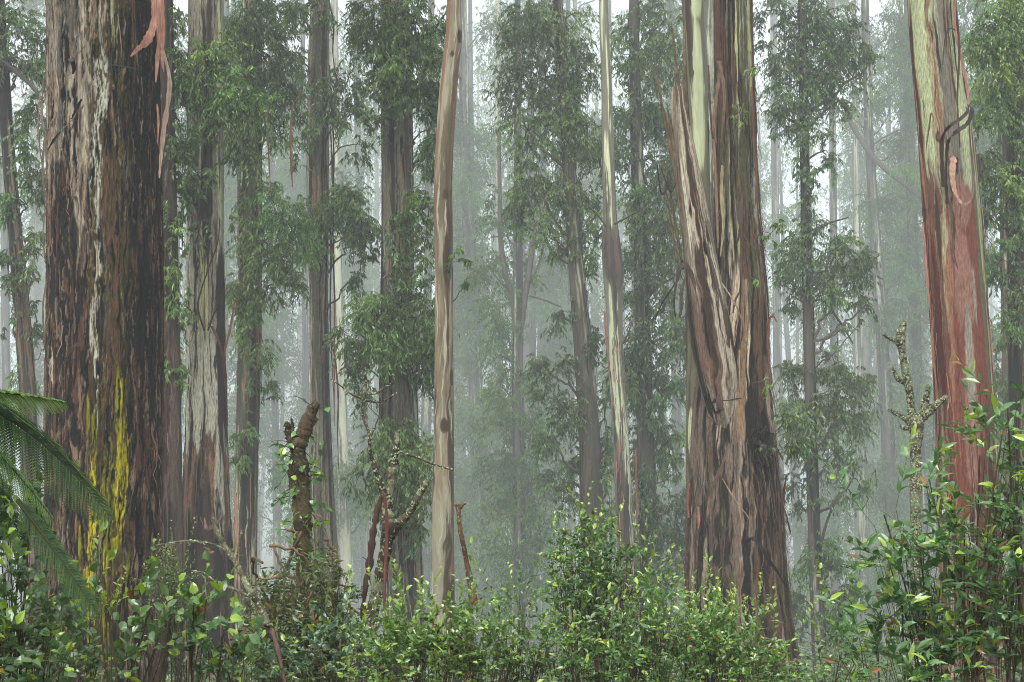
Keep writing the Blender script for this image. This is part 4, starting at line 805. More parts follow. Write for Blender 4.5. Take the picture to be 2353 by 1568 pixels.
misty('bough', 'misty gum whose long pale bough arches down to the right', p, 76,
      [(1960, 260, 30, 40, .5), (2060, 60, 60, 60, .7), (2090, 160, 50, 60, .9), (2040, 200, 40, 50, .7), (2110, 260, 34, 50, .8), (2070, 320, 40, 30, .6), (2080, 420, 36, 40, .9), (2110, 440, 24, 40, .8), (2030, 460, 40, 40, .6), (2020, 560, 36, 50, .5), (2070, 640, 30, 50, .7), (2040, 740, 40, 60, .7), (2030, 900, 34, 60, .7), (2070, 980, 30, 60, .7), (2030, 1100, 36, 60, .7), (2060, 1200, 40, 60, .8), (2020, 1330, 40, 60, .8)], 207,
      limbs=[[(2000, 350, 9), (1965, 300, 12), (1948, 262, 10), (1935, 225, 6)], [(1950, 270, 10, -.5), (1990, 340, 12, -.8), (2030, 385, 12, -1), (2062, 412, 10, -1), (2110, 450, 9, -1), (2140, 480, 7, -1)]])
p = [(2122, 1600, 36), (2115, 1200, 34), (2106, 900, 30), (2098, 600, 26), (2090, 300, 22), (2086, -60, 18)]
misty('screened', 'dark misty trunk standing behind the lichen covered dead snag', p, 82, column(rg, lx(p), 480, 1500, 22, 60, (24, 44), .9, (.5, 1.0)) + [(2070, 560, 34, 50, .8)], 208, dark=.6, base=(70, 64, 60))
p = [(1972, 1600, 14), (1970, 1000, 14), (1966, 500, 12), (1962, -60, 10)]
misty('thin', 'thin grey trunk deep in the mist behind the tiered slim gum', p, 112, column(rg, lx(p), -20, 1400, 30, 120, (24, 46), .8, (.4, .7)), 209, pale=.3, fr=12)
p = [(798, 1600, 32), (792, 1200, 28), (786, 950, 24), (778, 700, 20), (772, 300, 18), (768, -60, 14)]
misty('ghost', 'pale ghostly trunk in the mist right of the streamer hung brown gum', p, 66, [(820, 1080, 40, 50, .8), (760, 1110, 50, 50, .9), (700, 1090, 50, 60, .8), (830, 1170, 34, 60, .8), (720, 1190, 50, 50, .7), (800, 430, 30, 60, .5), (830, 250, 30, 60, .4)], 210, pale=.6, dark=.12, base=(168, 158, 146))
p = [(640, 1600, 20), (636, 1200, 18), (630, 800, 16), (624, 400, 14), (620, -60, 12)]
misty('veil', 'thin veiled trunk in the gap between the olive gum and the brown streamer gum', p, 104, column(rg, lx(p), 40, 1500, 34, 70, (30, 50), .85, (.5, .9)), 211, fr=12)
p = [(1258, 1600, 22), (1252, 1000, 20), (1248, 500, 18), (1244, -60, 15)]
misty('backfork', 'hazy grey trunk behind the forked misty gum', p, 118, column(rg, lx(p), 0, 1400, 34, 90, (30, 54), .8, (.4, .8)), 212, fr=12)
p = [(842, 1600, 22), (836, 1000, 20), (826, 500, 16), (815, -60, 13)]
misty('gap', 'faint trunk far back between the streamer gum and the shaggy leafy gum', p, 122, column(rg, lx(p), 0, 1500, 34, 90, (30, 54), .85, (.5, .9)), 213, fr=12)
p = [(1795, 1600, 26), (1790, 1000, 22), (1782, 500, 18), (1776, -60, 14)]
misty('rightofsplit', 'faint pale trunk in the mist close to the right side of the split trunk', p, 116, column(rg, lx(p), 0, 1500, 34, 110, (30, 54), .7, (.4, .7)) + [(1820, 1420, 40, 50, 1), (1835, 1330, 40, 50, .9)], 214, pale=.3, fr=12)
p = [(1634, 1600, 40), (1632, 1000, 38), (1630, 500, 34), (1627, -60, 30)]
misty('between', 'dim trunk glimpsed through the slit between the olive trunk and the split trunk', p, 58, [(1630, 60, 20, 60, .6), (1632, 260, 20, 60, .6)], 221)
p = [(20, 1600, 24), (16, 1000, 20), (10, 500, 18), (2, -60, 14)]
misty('farleft', 'faint trunk deep in the mist at the left margin', p, 98, column(rg, lx(p), 0, 1200, 40, 90, (30, 50), .8, (.5, .9)), 215, fr=12)
p = [(1560, 1600, 26), (1556, 1000, 24), (1548, 500, 20), (1540, -60, 16)]
misty('behindleader', 'hazy trunk behind the splintered leader of the split trunk', p, 100, column(rg, lx(p), 0, 1500, 34, 80, (30, 54), .8, (.5, .9)), 216, fr=12)
p = [(1990, 1600, 24), (1985, 1250, 22), (1978, 1000, 20), (1974, 800, 18), (1970, 500, 14), (1966, 300, 10)]
misty('lowpale', 'pale trunk low in the mist above the large laurel-leaved shrub', p, 88, [(1960, 1010, 30, 40, .5), (2000, 1120, 30, 50, .5), (1990, 1400, 40, 50, .8)], 217, pale=.5, dark=.15, base=(120, 112, 100), fr=12)
p = [(2262, 1600, 30), (2262, 1000, 26), (2258, 500, 22), (2250, -60, 18)]
misty('behindred', 'dim trunk seen past the right edge of the cinnamon red trunk', p, 70, column(rg, lx(p), 0, 1200, 30, 60, (30, 50), .9, (.6, 1.0)), 218)
p = [(500, 1600, 24), (505, 1000, 22), (512, 500, 18), (520, -60, 15)]
misty('left_back', 'dim trunk far behind the gap left of the olive gum', p, 92, column(rg, lx(p), 0, 1500, 40, 70, (34, 56), .85, (.5, .9)), 219, fr=12)
p = [(975, 1600, 24), (978, 1000, 22), (985, 500, 18), (992, -60, 15)]
misty('behindsmooth', 'hazy trunk peeping out between the shaggy gum and the smooth tan trunk', p, 90, column(rg, lx(p), 300, 1500, 30, 70, (30, 50), .85, (.5, .9)), 220, fr=12)

for j, (x_, w_, Y_, y0_, lb_) in enumerate([(1085, 16, 122, 250, 'faint thin trunk in the mist beside the dim grey trunk'), (1222, 18, 96, 560, 'faint leafy trunk in the mist under the arms of the forked gum'), (1405, 16, 108, 300, 'faint trunk far behind the pole-like pale gum'), (1915, 20, 92, 500, 'faint leafy trunk between the tiered slim gum and the thin grey trunk'), (2160, 18, 90, 200, 'faint trunk in the mist just left of the cinnamon red trunk'), (700, 16, 110, 300, 'faint trunk in the mist behind the ivy clad stump'), (1310, 16, 116, 650, 'faint trunk low in the mist left of the leaning brown gum'), (2075, 15, 118, 60, 'very faint trunk behind the dead snag and the arching bough')]):
    p = [(x_ + 6, 1600, w_ + 4), (x_ + 3, 1000, w_), (x_, 500, w_ - 3), (x_ - 6, -60, w_ - 6)]
    misty('fill%d' % j, lb_, p, Y_, column(rg, lx(p), y0_, 1500, 30, 95, (26, 50), .85, (.5, .9)), 240 + j, fr=12)

# the far wood, one mass in the mist
def far_wood():
    gt, gl = Geo(), Geo(); rng = np.random.default_rng(900)
    for i in range(185):
        Y = rng.uniform(165, 380); x = rng.uniform(-250, 2600) if i < 125 else rng.choice([rng.uniform(-1300, -250), rng.uniform(2600, 3700)])
        lean = rng.normal(0, 25); w = rng.uniform(.7, 2.0)
        b = at(x, 1500, Y); z0 = float(gz(b[0], Y)); H = rng.uniform(70, 105) * (.7 + Y / 700); k = 9
        t = np.linspace(0, 1, k)[:, None]
        P = np.array([b[0], Y, z0]) + t * np.array([lean * .05, rng.normal(0, 2), H]) + np.cumsum(rng.normal(0, .18, (k, 3)), 0) * [1, 1, 0]
        tubes(gt, P, (w * .5) * (1 - .8 * t[:, 0] ** 1.5), lin((96, 90, 80)) * rng.uniform(.5, 1.5), 8)
        nb = rng.integers(13, 23)
        if rng.random() < .5:
            f = rng.uniform(.25, .8); a = P[0] + (P[-1] - P[0]) * f; e = a + np.array([rng.choice([-1, 1]) * rng.uniform(5, 13), rng.normal(0, 3), rng.uniform(5, 16)])
            tubes(gt, wiggle(a, e, 8, .1, rng), np.linspace(w * .26, .06, 8), lin((110, 104, 92)), 6)
        for j in range(nb):
            f = rng.uniform(.12, 1) ** .75; c = P[0] + (P[-1] - P[0]) * f; r = rng.uniform(2, 4.6)
            c = c + np.array([rng.normal(0, 2.0), rng.normal(0, 2.0), 0])
            a = P[0] + (P[-1] - P[0]) * max(0, f - .07)
            tubes(gt, wiggle(a, c, 5, .15, rng), np.linspace(.13, .04, 5), lin((84, 78, 70)), 4)
            m = int(3.6 * r * r)
            O = c + norm(rng.normal(0, 1, (m, 3))) * r * rng.uniform(.3, 1, (m, 1)) * [1, 1, .8]
            sprays(gl, None, rng, O, rng.normal(0, 1, (m, 3)), 1.5, 6, .62, .19, GUM0, GUM1, droop=.7)
    o = gl.obj('far_forest', M_GUMFAR); o['kind'] = 'stuff'
    o2 = gt.obj('far_forest_trunks', M_FAR, None, True); o2['kind'] = 'stuff'
far_wood()

# ================================================================== undergrowth
def undergrowth():
    gl, gt = Geo(), Geo(); rng = np.random.default_rng(400)
    n = 900
    Yv = 9 + 110 * rng.uniform(0, 1, n) ** 1.3; xv = rng.uniform(-.44, .44, n) * Yv * 1.1
    for x, Y in zip(xv, Yv):
        z = float(gz(x, Y)); h = rng.uniform(.5, 1.5) * (1 + Y / 90)
        m = 26 if Y < 40 else 16; s = 1 + Y / 45
        O = np.stack([x + rng.normal(0, .5, m) * s, Y + rng.normal(0, .5, m) * s, z + rng.uniform(.1, 1, m) * h], -1)
        sprays(gl, None, rng, O, np.stack([rng.normal(0, 1, m), rng.normal(0, 1, m), np.full(m, .8)], -1), .4 * s, 8, .09 * s, .035 * s, (40, 62, 32), (88, 112, 60), young=(130, 155, 60), yfrac=.1, droop=.5, hang=.3)
    o = gl.obj('undergrowth', M_GUM); o['kind'] = 'stuff'
undergrowth()

def shrub(label, Y, base, blobs, leafL, leafW, seed, c0=(38, 74, 34), c1=(86, 124, 70), young=(140, 176, 62), yfrac=.2, nl=11, dens=1.0, sp=.17, stem=.008, name='leafy_shrub', kind='broad', stem_c=(60, 52, 38), hang=.12, up=.35, mat=None, cat='shrub', depth=1.2, toward=.5, SHL=.66, shoots=True):
    rng = np.random.default_rng(seed); s = Y / F_PX; leafL = leafL * SHL; leafW = leafW * SHL * 1.08; nl = int(nl * 1.2)
    cs = lambda c: tuple(np.clip((np.mean(c) + (np.array(c) - np.mean(c)) * .85 - 7) * np.array([1.03, 1.02, .88]), 8, 250))
    c0, c1, young = cs(c0), cs(c1), cs(young)
    bx = at(base, 1568, Y)[0]; B = np.array([bx, Y, float(gz(bx, Y))])
    root = thing(name, B, label, cat)
    gl, gt = Geo(), Geo()
    for bl in blobs:
        x, y, rx, ry = bl[:4]; dn = bl[4] if len(bl) > 4 else 1
        c = at(x, y, Y); r3 = np.array([rx * s, .5 * (rx + ry) * s * depth, ry * s]); c[1] += rng.uniform(-1, 1) * r3[1] * .5
        area = math.pi * r3[0] * r3[2]; ns = max(2, int(dens * dn * area * 4.6 / (nl * leafL * leafW * .5)))
        nst = max(1, ns // 26)
        for i in range(nst):
            e = c + norm(rng.normal(0, 1, 3)) * r3 * rng.uniform(0, .6)
            a = B + np.array([rng.normal(0, .12), rng.normal(0, .12), 0])
            mid = a * .45 + e * .55 + np.array([rng.normal(0, .12), rng.normal(0, .1), -.15])
            t = np.linspace(0, 1, 10)[:, None]; P = a * (1 - t) ** 2 + 2 * mid * t * (1 - t) + e * t * t + rng.normal(0, .012, (10, 3))
            tubes(gt, P, np.linspace(stem, stem * .35, 10), lin(stem_c), 5)
            m = max(2, ns // nst)
            O0 = P[-1] + (P[5] - P[-1]) * rng.uniform(0, .9, (m, 1))
            E = c + norm(rng.normal(0, 1, (m, 3))) * r3 * rng.uniform(.15, 1, (m, 1)) ** .5
            t4 = np.linspace(0, 1, 5)[None, :, None]
            Q = O0[:, None] * (1 - t4) + E[:, None] * t4 + np.array([0, 0, -1]) * (t4 * (1 - t4)) * .12
            tubes(gt, Q, (stem * .3 * (1 - .5 * t4[..., 0])) * np.ones((m, 1)), lin(stem_c) * 1.1, 4, cap=False)
            D = rng.normal(0, .8, (m, 3)) + norm(E - c) * .6 + np.array([0, -toward, .75])
            if shoots:
                q = rng.random(m) < .12; Dq = rng.normal(0, .22, (int(q.sum()), 3)) + [0, -.1, 1]
                sprays(gl, gt, rng, E[q], Dq, sp * 2.1, int(nl * 1.5), leafL * .95, leafW, c0, c1, young, droop=.02, kind=kind, hang=.05, up=.5, twig_r=stem * .18, twig_c=(86, 100, 50), yfrac=.5)
            sprays(gl, gt, rng, E, D, sp * rng.uniform(.6, 1.5), nl, leafL, leafW, c0, c1, young, droop=.05, kind=kind, hang=hang, up=up, twig_r=stem * .16, twig_c=(86, 100, 50), yfrac=yfrac)
    f = gl.obj('foliage', mat or M_SHRUB, root)
    gt.obj('stem_cluster', M_TWIG, root)
    return root

# --- bottom left glossy bushes
shrub('glossy broad-leaved bush filling the bottom left corner', 4.6, 40, [(30, 1230, 50, 60, .8), (20, 1330, 60, 60, 1), (90, 1420, 80, 50, 1), (20, 1460, 60, 80, 1.2), (60, 1540, 90, 50, 1.3), (150, 1500, 70, 60, .9), (70, 1190, 26, 30, .5)], .052, .028, 501, c0=(38, 76, 40), c1=(104, 140, 96), dens=.75, nl=8, sp=.15, SHL=.92)
shrub('loose leafy bush in front of the foot of the yellow streaked giant', 4.9, 280, [(240, 1480, 90, 50, .55), (330, 1520, 90, 50, .7), (250, 1550, 110, 30, 1), (200, 1420, 50, 24, .5), (350, 1450, 40, 30, .4), (350, 1390, 24, 18, .4), (440, 1550, 70, 30, .8)], .055, .030, 502, c0=(40, 78, 42), c1=(108, 144, 98), dens=.55, nl=8, sp=.15, SHL=.92)
shrub('upright glossy bush in front of the torn bark of the pinkish grey gum', 4.9, 480, [(480, 1370, 44, 30, .7), (500, 1430, 60, 36, .7), (450, 1470, 60, 40, .5), (520, 1500, 60, 40, .9), (540, 1550, 60, 30, 1)], .055, .030, 503, c0=(42, 82, 44), c1=(112, 150, 104), dens=.7, nl=8, sp=.15, SHL=.92)
shrub('yellow green sprig against the lower giant trunk', 4.4, 245, [(245, 1405, 18, 12, 1.0)], .03, .012, 504, c0=(120, 150, 50), c1=(160, 186, 70), yfrac=.6, nl=9, sp=.08)
shrub('fine-leaved creeping bush beside the base of the giant trunk', 9.0, 395, [(395, 1330, 26, 20, .9), (385, 1370, 24, 30, .9), (400, 1420, 30, 40, .6)], .03, .014, 505, c0=(52, 78, 44), c1=(92, 116, 76), yfrac=.1, dens=.9, sp=.15, stem=.006)

# --- tangle round the ivy snag
shrub('tangled grassy bush at the foot of the ivy clad snag', 8.4, 690, [(690, 1450, 90, 60, 1), (620, 1480, 60, 60, 1), (760, 1460, 60, 60, 1), (700, 1540, 120, 50, 1.3), (800, 1540, 60, 50, 1.1), (640, 1380, 50, 50, .5), (760, 1360, 50, 60, .6), (590, 1420, 40, 60, .5), (700, 1340, 60, 50, .5)], .085, .02, 506, c0=(40, 60, 30), c1=(92, 112, 66), young=(120, 140, 64), dens=.9, hang=.5, up=.1, kind='lance')
shrub('large broad-leaved dark bush between the ivy snag and the lichen covered forked tree', 7.2, 790, [(760, 1510, 60, 50, .9), (840, 1520, 50, 40, .8), (640, 1540, 60, 30, .8)], .075, .036, 507, c0=(36, 74, 46), c1=(98, 134, 110), yfrac=.1, dens=.7)
shrub('yellow green leafy bush in front of the tan trunk base', 6.8, 1000, [(900, 1500, 60, 40, 1), (960, 1480, 60, 44, 1), (1030, 1460, 60, 40, 1), (1090, 1490, 50, 44, 1), (1000, 1530, 120, 44, 1.3), (880, 1550, 60, 30, 1.2), (1110, 1550, 60, 30, 1.2), (1010, 1430, 30, 24, .6), (890, 1480, 24, 40, .6)], .06, .026, 508, c0=(52, 96, 34), c1=(112, 150, 74), young=(146, 178, 82), yfrac=.16, dens=.72)
shrub('slim sapling with upright shoots left of the centre bush', 6.6, 1200, [(1195, 1400, 26, 40, .5), (1170, 1480, 44, 50, .8), (1225, 1490, 40, 50, .8), (1190, 1550, 70, 30, 1.1)], .055, .02, 509, c0=(48, 90, 44), c1=(110, 148, 86), young=(160, 190, 80), yfrac=.22, dens=.8)
shrub('tall leafy sapling rising in front of the leaning brown gum', 6.9, 1370, [(1355, 1245, 34, 30, .8), (1310, 1290, 50, 36, .9), (1390, 1290, 50, 40, 1), (1290, 1340, 40, 40, .9), (1350, 1350, 60, 44, 1.1), (1430, 1320, 40, 50, .9), (1400, 1400, 60, 46, 1), (1320, 1420, 50, 44, .9), (1460, 1350, 30, 40, .7), (1370, 1470, 70, 44, .9)], .055, .022, 510, c0=(38, 84, 40), c1=(96, 138, 72), young=(140, 176, 76), yfrac=.16, dens=.62)
shrub('low bright green bush along the bottom edge under the tall sapling', 6.4, 1400, [(1290, 1510, 60, 44, 1), (1370, 1530, 70, 36, 1.2), (1460, 1480, 50, 50, 1), (1500, 1530, 70, 40, 1.3), (1440, 1550, 80, 24, 1.3), (1530, 1440, 50, 44, 1), (1500, 1390, 34, 34, .6)], .055, .022, 511, c0=(44, 90, 40), c1=(104, 146, 78), young=(150, 182, 80), yfrac=.16, dens=.68)
shrub('bright green bush hiding the base of the split trunk', 6.6, 1640, [(1590, 1440, 44, 34, .9), (1640, 1470, 60, 40, 1), (1600, 1520, 80, 44, 1.3), (1700, 1500, 50, 40, 1), (1740, 1540, 70, 36, 1.2), (1680, 1550, 90, 24, 1.2), (1800, 1555, 50, 20, .8)], .055, .022, 512, c0=(52, 100, 42), c1=(120, 160, 88), young=(156, 188, 88), yfrac=.16, dens=.7)
# --- large right shrub
shrub('large laurel-leaved shrub with long pointed leaves filling the bottom right corner', 5.2, 2260, [(2320, 930, 40, 50, .6), (2300, 1010, 50, 50, .8), (2250, 1060, 50, 34, .5), (2330, 1090, 44, 60, 1), (2240, 1160, 44, 50, .5), (2130, 1110, 44, 24, .5), (2190, 1190, 50, 40, .5), (2320, 1200, 50, 60, 1), (2040, 1190, 50, 36, .6), (2120, 1240, 60, 40, .8), (2220, 1280, 60, 50, .9), (2050, 1290, 50, 44, .9), (2320, 1310, 50, 60, 1.1), (2140, 1340, 60, 50, 1), (2240, 1400, 60, 60, 1.1), (2050, 1400, 60, 50, 1), (2330, 1430, 50, 60, 1.2), (2150, 1460, 60, 50, 1.1), (2010, 1490, 60, 50, 1), (2240, 1510, 80, 50, 1.2), (2100, 1540, 90, 36, 1.2), (2330, 1550, 60, 30, 1.2)], .085, .026, 513, c0=(40, 86, 46), c1=(104, 146, 98), young=(156, 192, 82), yfrac=.2, dens=.95, shoots=False, nl=10, sp=.2, stem=.008, SHL=.78)
shrub('low dark bush left of the laurel-leaved shrub by the bottom edge', 6.0, 1940, [(1950, 1530, 60, 34, .9), (1900, 1556, 50, 20, .6)], .06, .024, 514, c0=(40, 84, 46), c1=(96, 138, 90), dens=.9)

# ================================================================== snags and vines
def snag(name, label, Y, lines, col, lich=None, seed=1, nlich=600, cat='dead tree', ground=True, mat=None, lump=.11, ivy=None, part='stem', lsize=.02):
    rng = np.random.default_rng(seed)
    P0, R0 = px_line(lines[0], Y)
    B = P0[0].copy()
    if ground: B[2] = float(gz(B[0], B[1]))
    root = thing(name, B, label, cat)
    L, I = Geo(), Geo()
    for i, q in enumerate(lines):
        P, R = px_line(q, Y, 10)
        if i == 0 and ground: P = np.concatenate([B[None], P]); R = np.concatenate([[R[0] * 1.15], R])
        n = len(P); k = max(1, n)
        R = R * (1 + lump * (1 if i == 0 else .55) * np.convolve(rng.normal(0, 1, n + 8), np.ones(9) / 3, 'valid'))
        P = P + rng.normal(0, .08, P.shape) * R[:, None] * [1, 1, 0]
        c = lin(col) * (1 + .35 * np.clip(np.convolve(rng.normal(0, 1, n + 4), np.ones(5) / 2.2, 'valid'), -1.5, 2))[:, None]
        if lich is not None and nlich > 300:
            pn = np.convolve(rng.normal(0, 1, n + 2), np.ones(3) / 1.7, 'valid')[:, None]; c = np.where(pn > .9, lin(lich[0]) * .4 + c * .5, c)
        g = Geo(); tubes(g, P[None], np.maximum(R, .0015)[None], np.clip(c, .01, .8)[None], 12)
        me = g
        o = g.obj(part if i == 0 else 'branch', mat or M_LICHEN, root, True)
        if lich is not None:
            Ls = np.linalg.norm(np.diff(P, axis=0), axis=1); tot = (Ls * R[1:]).sum(); m = int(nlich * 7 * tot / .12); lsize_ = lsize * .62
            if m > 0:
                seg = rng.choice(n - 1, m, p=Ls * R[1:] / tot); t = rng.uniform(0, 1, (m, 1))
                keep = np.sin(seg * 1.7 + i) + rng.normal(0, .7, m) > -.5
                seg = seg[keep]; t = t[keep]; m = len(seg)
                T = norm(P[seg + 1] - P[seg]); a = rng.uniform(0, 2 * math.pi, m)
                A = norm(np.cross(T, [0, 1, .01])); Bn = np.cross(T, A)
                Nn = np.cos(a)[:, None] * A + np.sin(a)[:, None] * Bn
                Q = P[seg] * (1 - t) + P[seg + 1] * t + Nn * R[seg][:, None] * .97
                dirs = norm(T * rng.normal(0, 1, (m, 1)) + np.cross(T, Nn) * rng.normal(0, 1, (m, 1)) + Nn * .12)
                u = rng.uniform(0, 1, (m, 1)); cc = lin(lich[0]) * u + lin(lich[1]) * (1 - u)
                leaves(L, Q, dirs, Nn, lsize_ * rng.uniform(.5, 1.5, m), lsize_ * 1.1 * rng.uniform(.5, 1.4, m), cc, 'broad')
        if ivy is not None:
            m = int(ivy * np.linalg.norm(P[-1] - P[0]) * (1 if i == 0 else .6)); seg = rng.integers(0, n, m)
            O = P[seg] + norm(rng.normal(0, 1, (m, 3))) * R[seg][:, None]
            sprays(I, I, rng, O, norm(O - P[seg]) + [0, -.2, .1], .12, 3, .06, .045, (48, 92, 44), (96, 140, 70), (140, 176, 60), yfrac=.2, droop=.3, kind='broad', hang=.4)
    L.obj('lichen', M_LICHEN, root)
    I.obj('ivy', M_SHRUB, root)
    return root
LI = ((150, 158, 128), (84, 92, 62))
snag('mossy_snag', 'ivy clad mossy stump with a forked broken top', 9.0, [[(702, 1600, 64), (701, 1480, 54), (698, 1300, 44), (693, 1180, 38), (687, 1080, 36), (685, 1020, 38)], [(686, 1030, 34), (700, 985, 30), (714, 950, 28), (728, 926, 15)], [(680, 1030, 26), (664, 1000, 20), (660, 972, 12)], [(700, 1010, 12), (712, 985, 10), (730, 962, 5)], [(668, 1010, 12), (672, 985, 9), (670, 962, 3)]], (62, 50, 38), ((84, 88, 50), (50, 54, 34)), 601, 500, 'dead tree', ivy=24)
snag('forked_tree', 'lichen crusted forked tree with bare crooked twigs and dark bark hanging from it', 8.0, [[(815, 1600, 34), (835, 1480, 32), (862, 1380, 30), (880, 1300, 30), (892, 1220, 32), (893, 1180, 30)],
   [(893, 1190, 22), (880, 1130, 16), (864, 1080, 11), (852, 1040, 8), (846, 990, 7), (834, 955, 7), (838, 900, 7), (839, 860, 6), (825, 835, 4), (808, 820, 3)], [(893, 1185, 18), (896, 1140, 14), (900, 1100, 20), (906, 1060, 16), (912, 1020, 12), (915, 990, 8)], [(893, 1240, 24), (915, 1205, 24), (940, 1180, 18), (962, 1140, 16), (983, 1105, 12)],
   [(839, 905, 4), (862, 905, 4), (890, 886, 3), (905, 880, 2)], [(837, 920, 4), (870, 925, 4), (895, 915, 3), (910, 900, 2)], [(838, 920, 4), (806, 905, 4), (780, 885, 3), (760, 872, 2)], [(900, 1090, 5), (896, 1060, 5), (912, 1040, 6), (950, 1048, 5), (990, 1065, 4), (1042, 1082, 2)], [(860, 1075, 4), (850, 1020, 3), (870, 960, 2)]], (64, 56, 46), LI, 602, 800, 'bare tree', lsize=.017)
snag('brown_snag', 'thin broken orange brown stem standing right of the tan trunk', 11.0, [[(1076, 1600, 26), (1078, 1480, 20), (1078, 1400, 22), (1086, 1370, 17), (1077, 1320, 14), (1068, 1270, 12), (1058, 1220, 10), (1054, 1180, 12), (1054, 1158, 7)], [(1054, 1185, 8), (1050, 1165, 7), (1045, 1160, 4)], [(1090, 1390, 8), (1100, 1378, 5), (1108, 1374, 3)], [(1055, 1172, 6), (1064, 1160, 6), (1070, 1158, 3)]], (84, 62, 44), ((150, 156, 110), (90, 80, 50)), 603, 200, 'dead tree')
snag('lichen_snag', 'upright dead snag crusted with pale lichen left of the cinnamon red trunk', 13.0, [[(2112, 1600, 30), (2108, 1400, 28), (2106, 1240, 26), (2104, 1100, 26), (2106, 1000, 28), (2103, 960, 28)], [(2098, 970, 22), (2090, 900, 16), (2080, 850, 16), (2073, 810, 17), (2068, 780, 22), (2076, 750, 12), (2080, 740, 8)], [(2104, 975, 22), (2122, 945, 20), (2130, 910, 14), (2134, 888, 10)], [(2112, 965, 20), (2140, 940, 18), (2162, 922, 14), (2178, 912, 9)], [(2100, 985, 12), (2080, 962, 12), (2058, 950, 8), (2040, 942, 4)], [(2098, 985, 9), (2078, 985, 8), (2066, 978, 4)], [(2078, 880, 10), (2064, 872, 10), (2056, 856, 8), (2052, 846, 4)], [(2064, 788, 8), (2044, 778, 7), (2028, 770, 3)]], (62, 50, 38), LI, 604, 1100, 'dead tree', lsize=.024)
snag('lichen_branch', 'fallen crooked branch with pale lichen leaning in front of the torn lower bark', 7.0, [[(615, 1440, 18), (600, 1400, 16), (570, 1350, 14), (545, 1300, 13), (520, 1260, 11), (505, 1235, 9), (488, 1190, 6)], [(525, 1268, 7), (500, 1255, 6), (470, 1247, 5), (430, 1244, 5), (390, 1248, 4), (358, 1254, 3)], [(580, 1375, 8), (540, 1355, 7), (500, 1340, 5), (468, 1318, 4), (440, 1312, 3)], [(395, 1248, 3), (375, 1262, 2), (362, 1270, 1)], [(540, 1300, 5), (548, 1260, 4), (555, 1220, 3)]], (88, 82, 66), LI, 605, 700, 'fallen branch', ground=False, lsize=.014)
def bark_piece(label, pts, Y, c0, c1=None, name='hanging_bark', **k):
    P, R = px_line(pts, Y, 7); R = R * (1 + .2 * np.random.default_rng(int(pts[0][0])).normal(0, 1, len(R)))
    g = Geo(); n = len(P); t = np.linspace(0, 1, n)[:, None]
    tubes(g, P[None], R[None], (lin(c0) * (1 - t) + lin(c1 or c0) * t)[None], 6, flat=.22, flatdir=(.3, -1, 0))
    o = g.obj(name, M_WET, None, True); o['label'] = label; o['category'] = 'bark'
    return o
bark_piece('dark brown length of bark hanging from the left fork of the lichen crusted tree', [(876, 1140, 6), (868, 1170, 14), (858, 1220, 16), (850, 1290, 16), (840, 1350, 12), (832, 1420, 9), (826, 1500, 8)], 7.85, (70, 48, 38), (44, 36, 32))
bark_piece('narrow wine red strip of bark hanging down the lichen crusted tree', [(880, 1130, 5), (888, 1180, 8), (888, 1260, 9), (884, 1340, 8), (884, 1390, 9), (884, 1440, 6), (888, 1520, 3)], 7.8, (92, 46, 42), (84, 62, 58))
bark_piece('purplish bark strip leaning in the tangle left of the ivy clad stump', [(606, 1420, 6), (625, 1450, 12), (640, 1500, 10), (655, 1568, 8), (662, 1600, 6)], 7.0, (96, 72, 68))

def vines():
    rng = np.random.default_rng(71)
    for i in range(24):
        a = at(rng.uniform(600, 790), rng.uniform(1200, 1420), 8.4 + rng.uniform(-.4, .6)); b = at(rng.uniform(590, 800), rng.uniform(1400, 1590), 8.4 + rng.uniform(-.4, .6))
        m = (a + b) / 2 + np.array([rng.normal(0, .25), rng.normal(0, .1), rng.uniform(-.2, .35)])
        t = np.linspace(0, 1, 16)[:, None]; P = a * (1 - t) ** 2 + 2 * m * t * (1 - t) + b * t * t + rng.normal(0, .008, (16, 3))
        g = Geo(); tubes(g, P, np.full(16, rng.uniform(.006, .013)), lin((92, 74, 54)) * rng.uniform(.6, 1.3), 5)
        o = g.obj('vine', M_TWIG, None, True); o['label'] = 'curling brown vine stem tangled round the ivy clad stump'; o['category'] = 'vine'; o['group'] = 'vine stems round the ivy clad stump'
vines()

